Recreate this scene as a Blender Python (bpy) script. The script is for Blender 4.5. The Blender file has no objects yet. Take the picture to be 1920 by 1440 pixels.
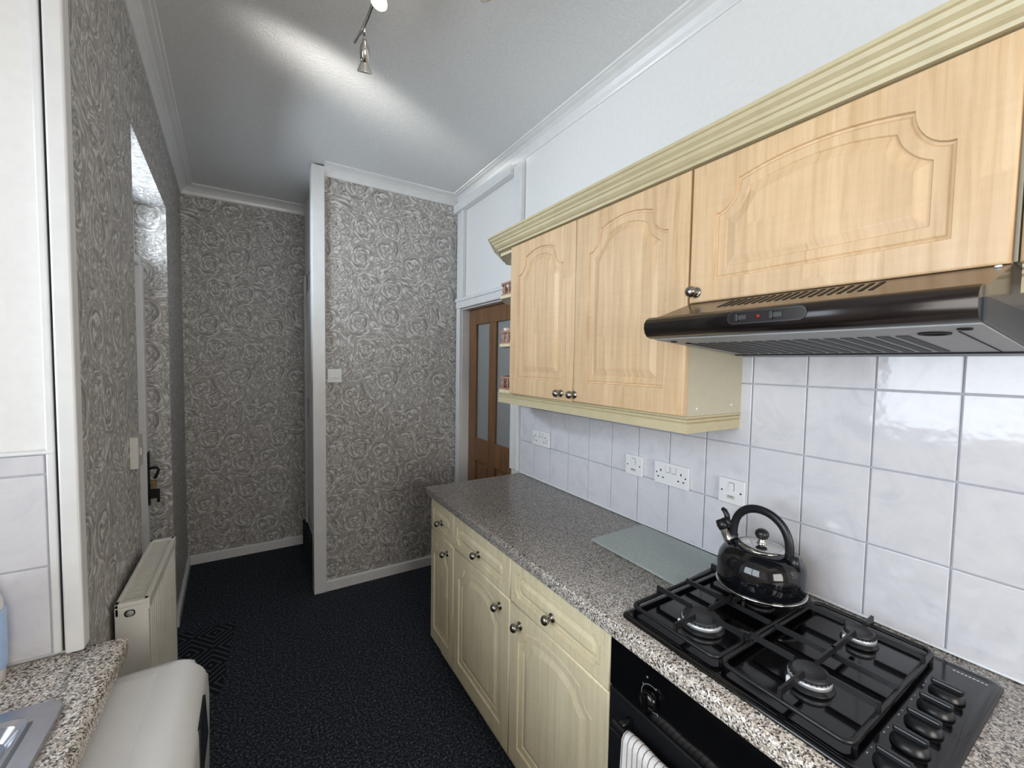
import bpy, bmesh, math, random
from mathutils import Vector, Matrix
from mathutils.geometry import tessellate_polygon
random.seed(7)
sc = bpy.context.scene
COL = sc.collection
PI = math.pi

# ------------------------------------------------------------------ camera
cam_d = bpy.data.cameras.new('camera'); cam = bpy.data.objects.new('camera', cam_d); COL.objects.link(cam)
cam_d.sensor_fit = 'HORIZONTAL'; cam_d.sensor_width = 36.0; cam_d.lens = 782.0 / 1920.0 * 36.0
cam_d.clip_start = 0.02
_r = Vector((0.84862224, -0.52875573, 0.01605231)); _u = Vector((0.01216434, 0.04984173, 0.99868305)); _f = Vector((0.52885945, 0.84730938, -0.04872876))
cam.matrix_world = Matrix(((_r.x, _u.x, -_f.x, 0.0), (_r.y, _u.y, -_f.y, 0.0), (_r.z, _u.z, -_f.z, 1.56), (0, 0, 0, 1)))
sc.camera = cam

# ------------------------------------------------------------------ world, daylight, exposure
w = bpy.data.worlds.new('sky'); sc.world = w; w.use_nodes = True
bg = w.node_tree.nodes['Background']; bg.inputs['Color'].default_value = (0.62, 0.78, 1.0, 1); bg.inputs['Strength'].default_value = 1.0
sc.view_settings.view_transform = 'Standard'; sc.view_settings.look = 'None'
sc.view_settings.exposure = 0.0; sc.view_settings.gamma = 1.0; sc.view_settings.use_curve_mapping = False

def area(name, loc, direction, sx, sy, power, col):
    d = bpy.data.lights.new(name, 'AREA'); d.shape = 'RECTANGLE'; d.size = sx; d.size_y = sy; d.energy = power; d.color = col
    o = bpy.data.objects.new(name, d); COL.objects.link(o); o.location = loc
    o.rotation_euler = Vector(direction).to_track_quat('-Z', 'Y').to_euler()
    return o
area('sink_window_daylight', (-1.02, 0.35, 1.72), (1, 0, 0), 1.5, 1.16, 44, (0.90, 0.95, 1.0))
area('added_rear_fill', (0.35, -1.56, 1.60), (0, 1, 0), 1.0, 1.1, 32, (1.0, 0.92, 0.82))  # added warm fill from behind the camera; its window is unseen
area('fanlight_daylight', (-0.66, 2.5, 2.235), (1, 0, 0), 0.80, 0.26, 24, (0.84, 0.92, 1.0))

# ------------------------------------------------------------------ materials
def lin(c):
    c /= 255.0
    return c / 12.92 if c <= 0.04045 else ((c + 0.055) / 1.055) ** 2.4
def rgb(r, g, b): return (lin(r), lin(g), lin(b), 1.0)
class NT:
    def __init__(s, name):
        s.m = bpy.data.materials.new(name); s.m.use_nodes = True; s.t = s.m.node_tree
        s.p = s.t.nodes['Principled BSDF']; s.out = s.t.nodes['Material Output']
    def n(s, typ, **kw):
        nd = s.t.nodes.new(typ)
        for k, v in kw.items(): setattr(nd, k, v)
        return nd
    def l(s, a, b): s.t.links.new(a, b)
    def val(s, sock, v):
        if hasattr(v, 'is_output'): s.l(v, sock)
        else: sock.default_value = v
    def math(s, op, a, b=0.0, c=0.0):
        nd = s.n('ShaderNodeMath', operation=op); s.val(nd.inputs[0], a); s.val(nd.inputs[1], b); s.val(nd.inputs[2], c); return nd.outputs[0]
    def vmath(s, op, a, b=(0, 0, 0)):
        nd = s.n('ShaderNodeVectorMath', operation=op); s.val(nd.inputs[0], a); s.val(nd.inputs[1], b)
        return nd.outputs['Value'] if op in ('LENGTH', 'DOT_PRODUCT', 'DISTANCE') else nd.outputs['Vector']
    def pos(s): return s.n('ShaderNodeNewGeometry').outputs['Position']
    def noise(s, vec, scale, detail=2.0, rough=0.5, dist=0.0):
        nd = s.n('ShaderNodeTexNoise'); s.val(nd.inputs['Vector'], vec); nd.inputs['Scale'].default_value = scale
        nd.inputs['Detail'].default_value = detail; nd.inputs['Roughness'].default_value = rough; nd.inputs['Distortion'].default_value = dist
        return nd
    def ramp(s, fac, stops, interp='LINEAR'):
        nd = s.n('ShaderNodeValToRGB'); s.l(fac, nd.inputs[0]); cr = nd.color_ramp; cr.interpolation = interp
        while len(cr.elements) < len(stops): cr.elements.new(0.5)
        for e, (p, c) in zip(cr.elements, stops): e.position = p; e.color = c
        return nd.outputs[0]
    def mix(s, fac, a, b, mode='MIX'):
        nd = s.n('ShaderNodeMix', data_type='RGBA', blend_type=mode); s.val(nd.inputs[0], fac); s.val(nd.inputs[6], a); s.val(nd.inputs[7], b); return nd.outputs[2]
    def sep(s, v):
        nd = s.n('ShaderNodeSeparateXYZ'); s.l(v, nd.inputs[0]); return nd.outputs
    def comb(s, x, y, z=0.0):
        nd = s.n('ShaderNodeCombineXYZ'); s.val(nd.inputs[0], x); s.val(nd.inputs[1], y); s.val(nd.inputs[2], z); return nd.outputs[0]
    def bump(s, h, strength=0.3, dist=0.002):
        nd = s.n('ShaderNodeBump'); s.l(h, nd.inputs['Height']); nd.inputs['Strength'].default_value = strength; nd.inputs['Distance'].default_value = dist
        s.l(nd.outputs[0], s.p.inputs['Normal']); return nd
    def set(s, color=None, rough=None, metal=None, coat=None, spec=None, trans=None, ior=None):
        I = s.p.inputs
        if color is not None: s.val(I['Base Color'], color)
        if rough is not None: s.val(I['Roughness'], rough)
        if metal is not None: I['Metallic'].default_value = metal
        if coat is not None: I['Coat Weight'].default_value = coat
        if spec is not None: I['Specular IOR Level'].default_value = spec
        if trans is not None: I['Transmission Weight'].default_value = trans
        if ior is not None: I['IOR'].default_value = ior
        return s.m
def plain(name, c, rough=0.5, metal=0.0, noise_amt=0.05, nscale=40.0, bump=0.0, **kw):
    t = NT(name); nz = t.noise(t.pos(), nscale, 3.0)
    dark = tuple(x * (1 - noise_amt) for x in c[:3]) + (1,); lite = tuple(min(1, x * (1 + noise_amt)) for x in c[:3]) + (1,)
    col = t.ramp(nz.outputs[0], [(0.3, dark), (0.7, lite)])
    t.set(col, rough, metal, **kw)
    if bump: t.bump(nz.outputs[0], bump, 0.002)
    return t.m

def wood_mat(name, light, mid, dark, strip=0.066, axis='z', rough=0.38, contrast=1.0):
    t = NT(name); p = t.pos(); s = t.sep(p)
    u = t.math('ADD', s[1], s[0])                                   # across the grain
    strip_i = t.math('FLOOR', t.math('DIVIDE', u, strip))
    zi = t.math('FLOOR', t.math('DIVIDE', t.math('ADD', s[2], t.math('MULTIPLY', strip_i, 0.37)), 0.45))
    wn = t.n('ShaderNodeTexWhiteNoise', noise_dimensions='2D'); t.l(t.comb(strip_i, zi), wn.inputs['Vector'])
    gv = t.comb(t.math('MULTIPLY', u, 55.0), t.math('MULTIPLY', s[2], 3.0), wn.outputs['Value'])
    g = t.noise(gv, 1.0, 4.0, 0.6, 0.6)
    fl = t.noise(t.comb(t.math('MULTIPLY', u, 9.0), t.math('MULTIPLY', s[2], 70.0), 0.0), 1.0, 2.0, 0.5, 0.4)
    base = t.ramp(g.outputs[0], [(0.28, dark), (0.5, mid), (0.72, light)])
    tone = t.math('ADD', 0.93, t.math('MULTIPLY', wn.outputs['Value'], 0.10))
    tone = t.math('ADD', tone, t.math('MULTIPLY', t.math('SUBTRACT', fl.outputs[0], 0.5), 0.10))
    vm = t.n('ShaderNodeVectorMath', operation='SCALE'); t.l(base, vm.inputs[0]); t.l(tone, vm.inputs['Scale'])
    t.set(vm.outputs[0], rough, 0.0, spec=0.4)
    return t.m

def wallpaper():
    t = NT('swirl_wallpaper'); p = t.pos(); s = t.sep(p)
    nz_ = t.math('ABSOLUTE', t.sep(t.n('ShaderNodeNewGeometry').outputs['Normal'])[2])
    u = t.math('ADD', s[1], t.math('MULTIPLY', s[0], t.math('SUBTRACT', 1.0, nz_))); v0 = t.math('ADD', s[2], t.math('MULTIPLY', s[0], nz_))
    uv = t.comb(u, v0, 0.0)
    d = t.noise(uv, 9.0, 2.0); dv = t.vmath('SCALE', t.vmath('SUBTRACT', d.outputs['Color'], (0.5, 0.5, 0.5)))
    dv.node.inputs['Scale'].default_value = 0.045
    uvd = t.vmath('ADD', uv, dv)
    def arcs(scale, rnd, fr, k, off, dist):
        q0 = t.vmath('ADD', uvd, off)
        v = t.n('ShaderNodeTexVoronoi', voronoi_dimensions='2D', feature='F1'); t.l(q0, v.inputs['Vector'])
        v.inputs['Scale'].default_value = scale; v.inputs['Randomness'].default_value = rnd
        flat = t.vmath('MULTIPLY', t.vmath('SUBTRACT', q0, v.outputs['Position']), (1, 1, 0)); nrm = t.vmath('NORMALIZE', flat); r = t.vmath('LENGTH', flat)
        cs = t.sep(t.vmath('MULTIPLY', nrm, (k, k, 0))); col = t.sep(v.outputs['Color'])
        nz = t.noise(t.comb(cs[0], cs[1], t.math('ADD', t.math('MULTIPLY', r, fr), t.math('MULTIPLY', col[0], 9.0))), 1.0, 1.0, 0.5, dist)
        return nz.outputs[0], r
    a, ra = arcs(4.5, 0.6, 88.0, 1.6, (0.0, 0.0, 0.0), 0.5)          # rose petals winding round a centre
    b, rb = arcs(3.4, 0.95, 82.0, 3.4, (3.13, 1.71, 0.0), 0.8)        # long bent leaf strokes
    c, rc = arcs(12.0, 0.9, 95.0, 0.9, (1.77, 5.3, 0.0), 0.4)         # small buds
    inrose = t.ramp(ra, [(0.084, (1, 1, 1, 1)), (0.096, (0, 0, 0, 1))])
    inbud = t.ramp(rc, [(0.022, (1, 1, 1, 1)), (0.030, (0, 0, 0, 1))])
    h = t.mix(inrose, t.mix(inbud, b, c), a)
    hs = t.n('ShaderNodeSeparateColor'); t.l(h, hs.inputs[0]); hv = hs.outputs[0]
    col = t.ramp(hv, [(0.34, rgb(132, 129, 125)), (0.42, rgb(162, 158, 154)), (0.54, rgb(170, 166, 162)), (0.60, rgb(206, 203, 200)), (0.70, rgb(216, 214, 212))])
    t.set(col, 0.5, 0.0, spec=0.5); t.bump(hv, 0.35, 0.004)
    return t.m

def speckle():
    t = NT('speckled_laminate'); p = t.pos()
    d = t.noise(p, 120.0, 2.0); pv = t.vmath('ADD', p, t.vmath('MULTIPLY', d.outputs['Color'], (0.006, 0.006, 0.006)))
    v = t.n('ShaderNodeTexVoronoi'); t.l(pv, v.inputs['Vector']); v.inputs['Scale'].default_value = 330.0
    c = t.sep(v.outputs['Color'])
    col = t.ramp(c[0], [(0.0, rgb(50, 47, 46)), (0.17, rgb(124, 114, 105)), (0.34, rgb(180, 168, 156)), (0.60, rgb(214, 205, 195)), (0.84, rgb(236, 232, 227))], 'CONSTANT')
    t.set(col, 0.30, 0.0, spec=0.55)
    return t.m

def tile_mat():
    t = NT('glazed_tile'); p = t.pos()
    nz = t.noise(p, 9.0, 5.0, 0.62, 1.6)
    col = t.ramp(nz.outputs[0], [(0.30, rgb(201, 201, 208)), (0.45, rgb(209, 208, 214)), (0.6, rgb(213, 212, 217)), (0.75, rgb(204, 203, 211))])
    wv = t.noise(p, 24.0, 2.0)
    t.set(col, 0.09, 0.0, spec=0.5); t.bump(wv.outputs[0], 0.30, 0.0022)
    return t.m

def carpet():
    t = NT('dark_carpet'); p = t.pos()
    a = t.noise(p, 105.0, 4.0, 0.8); b = t.noise(p, 3.0, 2.0)
    col = t.ramp(a.outputs[0], [(0.36, rgb(14, 18, 25)), (0.49, rgb(38, 45, 56)), (0.58, rgb(78, 84, 92)), (0.68, rgb(140, 142, 142))])
    t.set(col, 0.95, 0.0, spec=0.15); t.bump(a.outputs[0], 0.8, 0.006)
    return t.m

def mat_pattern():
    t = NT('woven_mat'); p = t.pos(); s = t.sep(p)
    u = t.math('PINGPONG', t.math('ADD', s[0], 5.13), 0.105); v = t.math('PINGPONG', t.math('ADD', s[1], 0.02), 0.15)
    q = t.math('FRACT', t.math('MULTIPLY', t.math('ADD', t.math('MULTIPLY', u, 1.0), t.math('MULTIPLY', v, 0.85)), 27.0))
    ln = t.math('LESS_THAN', q, 0.30)
    nz = t.noise(p, 260.0, 2.0)
    c0 = t.ramp(nz.outputs[0], [(0.3, rgb(20, 23, 29)), (0.7, rgb(38, 42, 50))]); c1 = t.ramp(nz.outputs[0], [(0.3, rgb(62, 65, 72)), (0.7, rgb(92, 96, 104))])
    t.set(t.mix(ln, c0, c1), 0.95, spec=0.15); t.bump(nz.outputs[0], 0.5, 0.003)
    return t.m

def stripe_cloth():
    t = NT('striped_cotton'); tc = t.n('ShaderNodeUVMap'); s = t.sep(tc.outputs[0])
    q = t.math('FRACT', t.math('MULTIPLY', s[0], 70.0)); ln = t.math('LESS_THAN', q, 0.17)
    nz = t.noise(t.pos(), 700.0, 2.0)
    c0 = t.ramp(nz.outputs[0], [(0.3, rgb(214, 212, 212)), (0.7, rgb(236, 235, 235))])
    t.set(t.mix(ln, c0, rgb(140, 118, 108)), 0.9, spec=0.2); t.bump(nz.outputs[0], 0.4, 0.001)
    return t.m

def clear_glass(name, tint, amount=0.86, rough=0.02):
    t = NT(name); tr = t.n('ShaderNodeBsdfTransparent'); tr.inputs[0].default_value = tint
    gl = t.n('ShaderNodeBsdfGlossy'); gl.inputs['Roughness'].default_value = rough
    fr = t.n('ShaderNodeFresnel'); fr.inputs[0].default_value = 1.5
    nz = t.noise(t.pos(), 60.0); mp = t.math('MULTIPLY', fr.outputs[0], t.math('ADD', 0.95, t.math('MULTIPLY', nz.outputs[0], 0.1)))
    mx = t.n('ShaderNodeMixShader'); t.l(mp, mx.inputs[0]); t.l(tr.outputs[0], mx.inputs[1]); t.l(gl.outputs[0], mx.inputs[2])
    t.l(mx.outputs[0], t.out.inputs['Surface']); return t.m

def frosted(name, c, rough=0.35):
    t = NT(name); nz = t.noise(t.pos(), 240.0, 2.0)
    col = t.ramp(nz.outputs[0], [(0.3, tuple(x * .9 for x in c[:3]) + (1,)), (0.7, c)])
    t.set(col, rough, spec=0.5); t.bump(nz.outputs[0], 0.25, 0.001); return t.m

def board_mat():
    t = NT('textured_glass'); p = t.pos(); nz = t.noise(p, 260.0, 2.0)
    d1 = t.n('ShaderNodeBsdfTransparent'); d1.inputs[0].default_value = (0.86, 0.95, 0.92, 1)
    df = t.n('ShaderNodeBsdfDiffuse'); df.inputs[0].default_value = rgb(222, 234, 229)
    gl = t.n('ShaderNodeBsdfGlossy'); gl.inputs['Roughness'].default_value = 0.16
    bp = t.n('ShaderNodeBump'); t.l(nz.outputs[0], bp.inputs['Height']); bp.inputs['Strength'].default_value = 0.4; bp.inputs['Distance'].default_value = 0.001
    t.l(bp.outputs[0], gl.inputs['Normal'])
    m1 = t.n('ShaderNodeMixShader'); t.l(t.math('ADD', 0.30, t.math('MULTIPLY', nz.outputs[0], 0.35)), m1.inputs[0]); t.l(d1.outputs[0], m1.inputs[1]); t.l(df.outputs[0], m1.inputs[2])
    fr = t.n('ShaderNodeFresnel'); fr.inputs[0].default_value = 1.5
    m2 = t.n('ShaderNodeMixShader'); t.l(fr.outputs[0], m2.inputs[0]); t.l(m1.outputs[0], m2.inputs[1]); t.l(gl.outputs[0], m2.inputs[2])
    t.l(m2.outputs[0], t.out.inputs['Surface']); return t.m

def ceiling_mat():
    t = NT('ceiling_paint'); nz = t.noise(t.pos(), 130.0, 3.0, 0.6)
    col = t.ramp(nz.outputs[0], [(0.3, rgb(212, 213, 214)), (0.7, rgb(224, 225, 226))])
    t.set(col, 0.42, spec=0.45); t.bump(nz.outputs[0], 0.35, 0.003); return t.m
def emit(name, c, st):
    t = NT(name); t.p.inputs['Emission Color'].default_value = c; t.p.inputs['Emission Strength'].default_value = st
    nz = t.noise(t.pos(), 90.0); t.set(t.ramp(nz.outputs[0], [(0.3, c), (0.7, c)]), 0.3); return t.m

M = {}
M['paper'] = wallpaper()
M['white_wall'] = plain('white_wall_paint', rgb(226, 225, 224), 0.6, noise_amt=0.02, nscale=60, bump=0.12)
M['ceil'] = ceiling_mat()
M['gloss_white'] = plain('white_gloss_paint', rgb(222, 222, 222), 0.28, noise_amt=0.03, nscale=18)
M['carpet'] = carpet()
M['mat'] = mat_pattern()
M['maple'] = wood_mat('maple_foil', rgb(224, 195, 158), rgb(215, 183, 144), rgb(201, 167, 127))
M['maple_cool_lit'] = wood_mat('cool_lit_maple_foil', rgb(236, 225, 194), rgb(230, 217, 184), rgb(219, 204, 170))  # same maple as the wall doors, cooler base-unit light put into the colour
M['mould'] = plain('cream_moulding', rgb(196, 184, 150), 0.4, noise_amt=0.05, nscale=25)
M['carcass'] = plain('carcass_board', rgb(196, 189, 166), 0.5, noise_amt=0.02)
M['oak'] = wood_mat('stained_oak', rgb(138, 100, 68), rgb(122, 86, 56), rgb(98, 68, 44), strip=0.3, rough=0.35)
M['speckle'] = speckle()
M['tile'] = tile_mat()
M['grout'] = plain('grout', rgb(186, 188, 196), 0.85, noise_amt=0.06, nscale=120)
M['sealant'] = plain('sealant', rgb(225, 228, 230), 0.4, noise_amt=0.03)
M['black_enamel'] = plain('black_enamel', rgb(9, 9, 11), 0.10, noise_amt=0.1, spec=0.5)
M['black_satin'] = plain('black_satin', rgb(24, 25, 28), 0.32, noise_amt=0.1)
M['cast'] = plain('cast_iron', rgb(20, 20, 22), 0.38, noise_amt=0.15, nscale=200, bump=0.15)
M['cap'] = plain('burner_cap', rgb(42, 42, 44), 0.45, noise_amt=0.1)
M['alu'] = plain('aluminium', rgb(206, 208, 211), 0.42, 0.6, noise_amt=0.05)
M['steel'] = plain('stainless_steel', rgb(190, 192, 198), 0.24, 1.0, noise_amt=0.04, nscale=90)
M['chrome'] = plain('chrome', rgb(205, 203, 200), 0.10, 1.0, noise_amt=0.02)
M['pewter'] = plain('pewter', rgb(150, 146, 140), 0.24, 1.0, noise_amt=0.08)
M['kettle'] = plain('kettle_enamel', rgb(12, 13, 17), 0.08, noise_amt=0.1, spec=0.6)
M['bakelite'] = plain('black_plastic', rgb(22, 23, 27), 0.35, noise_amt=0.1)
M['hood'] = plain('brown_hood_metal', rgb(96, 80, 68), 0.22, 0.75, noise_amt=0.05)
M['visor'] = plain('dark_visor', rgb(30, 24, 24), 0.22, 0.3, noise_amt=0.06)
M['hood_grey'] = plain('hood_underside_grey', rgb(160, 161, 163), 0.5, 0.0, noise_amt=0.06)
M['hood_end'] = plain('hood_end_grey', rgb(52, 52, 53), 0.4, 0.2, noise_amt=0.08)
M['slot'] = plain('dark_slot', rgb(10, 10, 11), 0.7, noise_amt=0.1)
M['filter'] = plain('filter_dark', rgb(52, 53, 57), 0.6, noise_amt=0.15, nscale=400)
M['red'] = plain('red_indicator', rgb(130, 36, 30), 0.25)
M['plastic'] = plain('white_plastic', rgb(226, 226, 228), 0.3, noise_amt=0.015)
M['off_plastic'] = plain('aged_white_plastic', rgb(188, 186, 181), 0.35, noise_amt=0.02)
M['dark_hole'] = plain('dark_hole', rgb(22, 22, 24), 0.6, noise_amt=0.05)
M['radiator'] = plain('radiator_enamel', rgb(214, 211, 204), 0.3, noise_amt=0.02)
M['machine'] = plain('appliance_white', rgb(226, 226, 226), 0.22, noise_amt=0.012)
M['display'] = plain('dark_display', rgb(24, 26, 30), 0.12, noise_amt=0.1)
M['gallery'] = plain('pink_stained_wood', rgb(176, 132, 116), 0.4, noise_amt=0.12, nscale=70)
M['shelf'] = plain('pale_shelf_board', rgb(222, 208, 176), 0.45, noise_amt=0.04)
M['cup'] = plain('cream_ceramic', rgb(232, 214, 204), 0.2, noise_amt=0.08, nscale=50)
M['towel'] = stripe_cloth()
M['board'] = board_mat()
M['pane'] = clear_glass('window_glass', (0.97, 0.99, 1.0, 1))
M['frost'] = frosted('obscured_glass', rgb(146, 148, 148))
M['bulb_glass'] = plain('bulb_reflector', rgb(205, 203, 198), 0.15, 0.6, noise_amt=0.08, nscale=300)
M['bulb_lit'] = emit('lit_bulb', (1.0, 0.88, 0.62, 1), 6.0)
M['iron'] = plain('black_iron', rgb(26, 25, 26), 0.5, 0.4, noise_amt=0.15)
M['brass'] = plain('worn_brass', rgb(150, 128, 70), 0.4, 0.8, noise_amt=0.2)
M['joint_and_shade'] = plain('dark_gap_and_shade', rgb(38, 33, 33), 0.9, noise_amt=0.3, nscale=60)
M['blue_plastic'] = plain('pale_blue_plastic', rgb(168, 196, 236), 0.25, noise_amt=0.05)
M['clear_plastic'] = plain('cream_plastic', rgb(222, 220, 216), 0.3, noise_amt=0.03)
M['blind'] = plain('outside_render', rgb(200, 200, 200), 0.8)

# ------------------------------------------------------------------ geometry helpers
ORG = {}
class MB:
    def __init__(s): s.v = []; s.f = []; s.sm = []; s.uv = None
    def add(s, verts, faces, smooth=False):
        o = len(s.v); s.v += [Vector(p) for p in verts]
        for f in faces: s.f.append([o + i for i in f]); s.sm.append(smooth)
        return s
    def frombm(s, bm, smooth=False):
        bm.verts.index_update(); s.add([v.co.copy() for v in bm.verts], [[v.index for v in f.verts] for f in bm.faces], smooth); bm.free(); return s
    def box(s, x0, x1, y0, y1, z0, z1, bev=0.0, seg=2):
        bm = bmesh.new(); bmesh.ops.create_cube(bm, size=1.0)
        for v in bm.verts:
            v.co = Vector(((x0 + x1) / 2 + v.co.x * (x1 - x0), (y0 + y1) / 2 + v.co.y * (y1 - y0), (z0 + z1) / 2 + v.co.z * (z1 - z0)))
        if bev > 0: bmesh.ops.bevel(bm, geom=list(bm.edges), offset=bev, segments=seg, profile=0.5, affect='EDGES')
        return s.frombm(bm)
    def hexa(s, lo, hi):            # lo, hi: four xyz each, same winding
        return s.add(list(lo) + list(hi), [(3, 2, 1, 0), (4, 5, 6, 7), (0, 1, 5, 4), (1, 2, 6, 5), (2, 3, 7, 6), (3, 0, 4, 7)])
    def prism(s, poly, axis, a, b, smooth=False):
        n = len(poly); P = []
        for t in (a, b):
            for (u, v) in poly: P.append({'x': (t, u, v), 'y': (u, t, v), 'z': (u, v, t)}[axis])
        caps = tessellate_polygon([[Vector((u, v, 0)) for u, v in poly]])
        F = [tuple(c) for c in caps] + [tuple(n + i for i in reversed(c)) for c in caps]
        s.add(P, F); s.add(P, [(i, (i + 1) % n, n + (i + 1) % n, n + i) for i in range(n)], smooth); return s
    def lathe(s, prof, org=(0, 0, 0), axis=(0, 0, 1), seg=28, smooth=True):
        ax = Vector(axis).normalized(); q = ax.to_track_quat('Z', 'Y'); o = Vector(org); P = []; F = []; n = len(prof)
        for (r, h) in prof:
            for k in range(seg):
                a = 2 * PI * k / seg; P.append(o + q @ Vector((r * math.cos(a), r * math.sin(a), h)))
        for i in range(n - 1):
            for k in range(seg):
                k2 = (k + 1) % seg; F.append((i * seg + k, i * seg + k2, (i + 1) * seg + k2, (i + 1) * seg + k))
        s.add(P, F, smooth)
        if prof[0][0] > 1e-6: s.add(P[:seg], [tuple(range(seg))[::-1]])
        if prof[-1][0] > 1e-6: s.add(P[-seg:], [tuple(range(seg))])
        return s
    def tube(s, pts, rad, seg=12, flat=1.0, up=None, closed=False, smooth=True):
        pts = [Vector(p) for p in pts]; n = len(pts); P = []; F = []; prev = None
        for i, p in enumerate(pts):
            a = pts[(i - 1) % n] if (i or closed) else p; b = pts[(i + 1) % n] if (i < n - 1 or closed) else p
            d = (b - a).normalized()
            if up is not None: x = d.cross(Vector(up)).normalized()
            elif prev is None: x = d.orthogonal().normalized()
            else: x = (prev - d * prev.dot(d)).normalized()
            prev = x; y = d.cross(x); r = rad[i] if isinstance(rad, (list, tuple)) else rad
            for k in range(seg):
                t = 2 * PI * k / seg; P.append(p + x * (r * math.cos(t)) + y * (r * flat * math.sin(t)))
        m = n if closed else n - 1
        for i in range(m):
            j = (i + 1) % n
            for k in range(seg): F.append((i * seg + k, i * seg + (k + 1) % seg, j * seg + (k + 1) % seg, j * seg + k))
        s.add(P, F, smooth)
        if not closed: s.add(P[:seg], [tuple(range(seg))[::-1]]); s.add(P[-seg:], [tuple(range(seg))])
        return s
    def sweep(s, path, prof, smooth=False):      # path in XY, interior on its left; prof = [(offset to the left, z)], closed loop
        path = [Vector((a, b)) for a, b in path]; n = len(path); m = len(prof); P = []; F = []
        for i, p in enumerate(path):
            d0 = (p - path[i - 1]).normalized() if i else None; d1 = (path[i + 1] - p).normalized() if i < n - 1 else None
            n0 = Vector((-d0.y, d0.x)) if d0 else None; n1 = Vector((-d1.y, d1.x)) if d1 else None
            if n0 is None: mit = n1
            elif n1 is None: mit = n0
            else:
                mit = (n0 + n1).normalized(); mit = mit / max(0.3, mit.dot(n0))
            for (o, z) in prof: P.append((p.x + mit.x * o, p.y + mit.y * o, z))
        for i in range(n - 1):
            for k in range(m): k2 = (k + 1) % m; F.append((i * m + k, i * m + k2, (i + 1) * m + k2, (i + 1) * m + k))
        s.add(P, F, smooth); caps = tessellate_polygon([[Vector((a, b, 0)) for a, b in prof]])
        s.add(P, [tuple(c) for c in caps] + [tuple((n - 1) * m + i for i in reversed(c)) for c in caps]); return s
    def build(s, name, mat, parent=None, org=None, weld=True):
        me = bpy.data.meshes.new(name)
        if parent is not None: o0 = ORG[parent]
        elif org is not None: o0 = Vector(org)
        else:
            xs = [p.x for p in s.v]; ys = [p.y for p in s.v]; zs = [p.z for p in s.v]
            o0 = Vector(((min(xs) + max(xs)) / 2, (min(ys) + max(ys)) / 2, min(zs)))
        me.from_pydata([p - o0 for p in s.v], [], s.f); me.polygons.foreach_set('use_smooth', s.sm)
        bm = bmesh.new(); bm.from_mesh(me)
        if weld: bmesh.ops.remove_doubles(bm, verts=bm.verts, dist=1e-5)
        bmesh.ops.recalc_face_normals(bm, faces=bm.faces); bm.to_mesh(me); bm.free(); me.update()
        me.materials.append(M[mat]); o = bpy.data.objects.new(name, me); COL.objects.link(o)
        if parent is not None: o.parent = parent; ORG[o] = o0.copy()
        else: o.location = o0; ORG[o] = o0.copy()
        return o
def tag(o, label=None, cat=None, group=None, kind=None):
    if label: o['label'] = label
    if cat: o['category'] = cat
    if group: o['group'] = group
    if kind: o['kind'] = kind
    return o
def thing(name, loc, label, cat, group=None, kind=None):
    o = bpy.data.objects.new(name, None); o.empty_display_size = 0.05; COL.objects.link(o); o.location = loc; ORG[o] = Vector(loc)
    return tag(o, label, cat, group, kind)
def struct(mb, name, mat, label=None):
    o = mb.build(name, mat); o['kind'] = 'structure'
    if label: o['label'] = label
    return o
def child_copy(mesh_obj_data, name, parent, wloc, rot=None):
    o = bpy.data.objects.new(name, mesh_obj_data); COL.objects.link(o); o.parent = parent; o.location = Vector(wloc) - ORG[parent]
    ORG[o] = Vector(wloc)
    if rot: o.rotation_euler = rot
    return o

# ------------------------------------------------------------------ the room
XR = 1.367; ZC = 2.82; YJ = 3.0; YF = 3.9; YB = -1.5; XA = -0.86; YP = 1.275
def XL(y): return -0.275 - 0.039 * y
struct(MB().box(-1.3, 1.75, YB - 0.12, 4.1, -0.06, 0.0), 'floor', 'carpet', 'dark speckled carpet floor')
struct(MB().box(-1.3, 1.75, YB - 0.12, 4.1, ZC, ZC + 0.06), 'ceiling', 'ceil', 'white painted ceiling')

# right wall with a doorway (y 2.17..2.93, z ..1.975)
DY0, DY1, DZ = 2.17, 2.93, 1.975
wr = MB().box(XR, XR + 0.12, YB, DY0, 0, ZC).box(XR, XR + 0.12, DY1, YJ + 0.05, 0, ZC).box(XR, XR + 0.12, DY0, DY1, DZ, ZC)
wall_right = struct(wr, 'wall_right', 'white_wall', 'white painted and tiled kitchen wall')
# jutting partition, with the stair enclosure behind it
struct(MB().box(0.41, XR + 0.12, YJ, YJ + 0.06, 0, ZC), 'wall_partition', 'paper', 'patterned grey wallpaper partition')
struct(MB().box(-0.62, 1.75, YF, YF + 0.1, 0, ZC), 'wall_far', 'paper', 'patterned grey wallpaper wall at the corridor end')
struct(MB().box(0.385, 0.46, YJ + 0.06, YF, 2.24, ZC).box(0.385, 0.46, 3.82, YF, 0, 2.24), 'wall_stair', 'white_wall', 'white wall above the stair door')
# left wall, slightly out of square, with a doorway recess
def lwall(mb, y0, y1, z0, z1, depth=0.30):
    a, b = XL(y0), XL(y1)
    mb.hexa([(a, y0, z0), (b, y1, z0), (b - depth, y1, z0), (a - depth, y0, z0)], [(a, y0, z1), (b, y1, z1), (b - depth, y1, z1), (a - depth, y0, z1)])
OY0, OY1, OZ = 2.005, 3.005, 2.385
lw = MB(); lwall(lw, YP + 0.012, OY0, 0, ZC); lwall(lw, OY1, YF, 0, ZC); lwall(lw, OY0, OY1, OZ, ZC)
wall_left = struct(lw, 'wall_left', 'paper', 'patterned grey wallpaper corridor wall')
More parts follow.
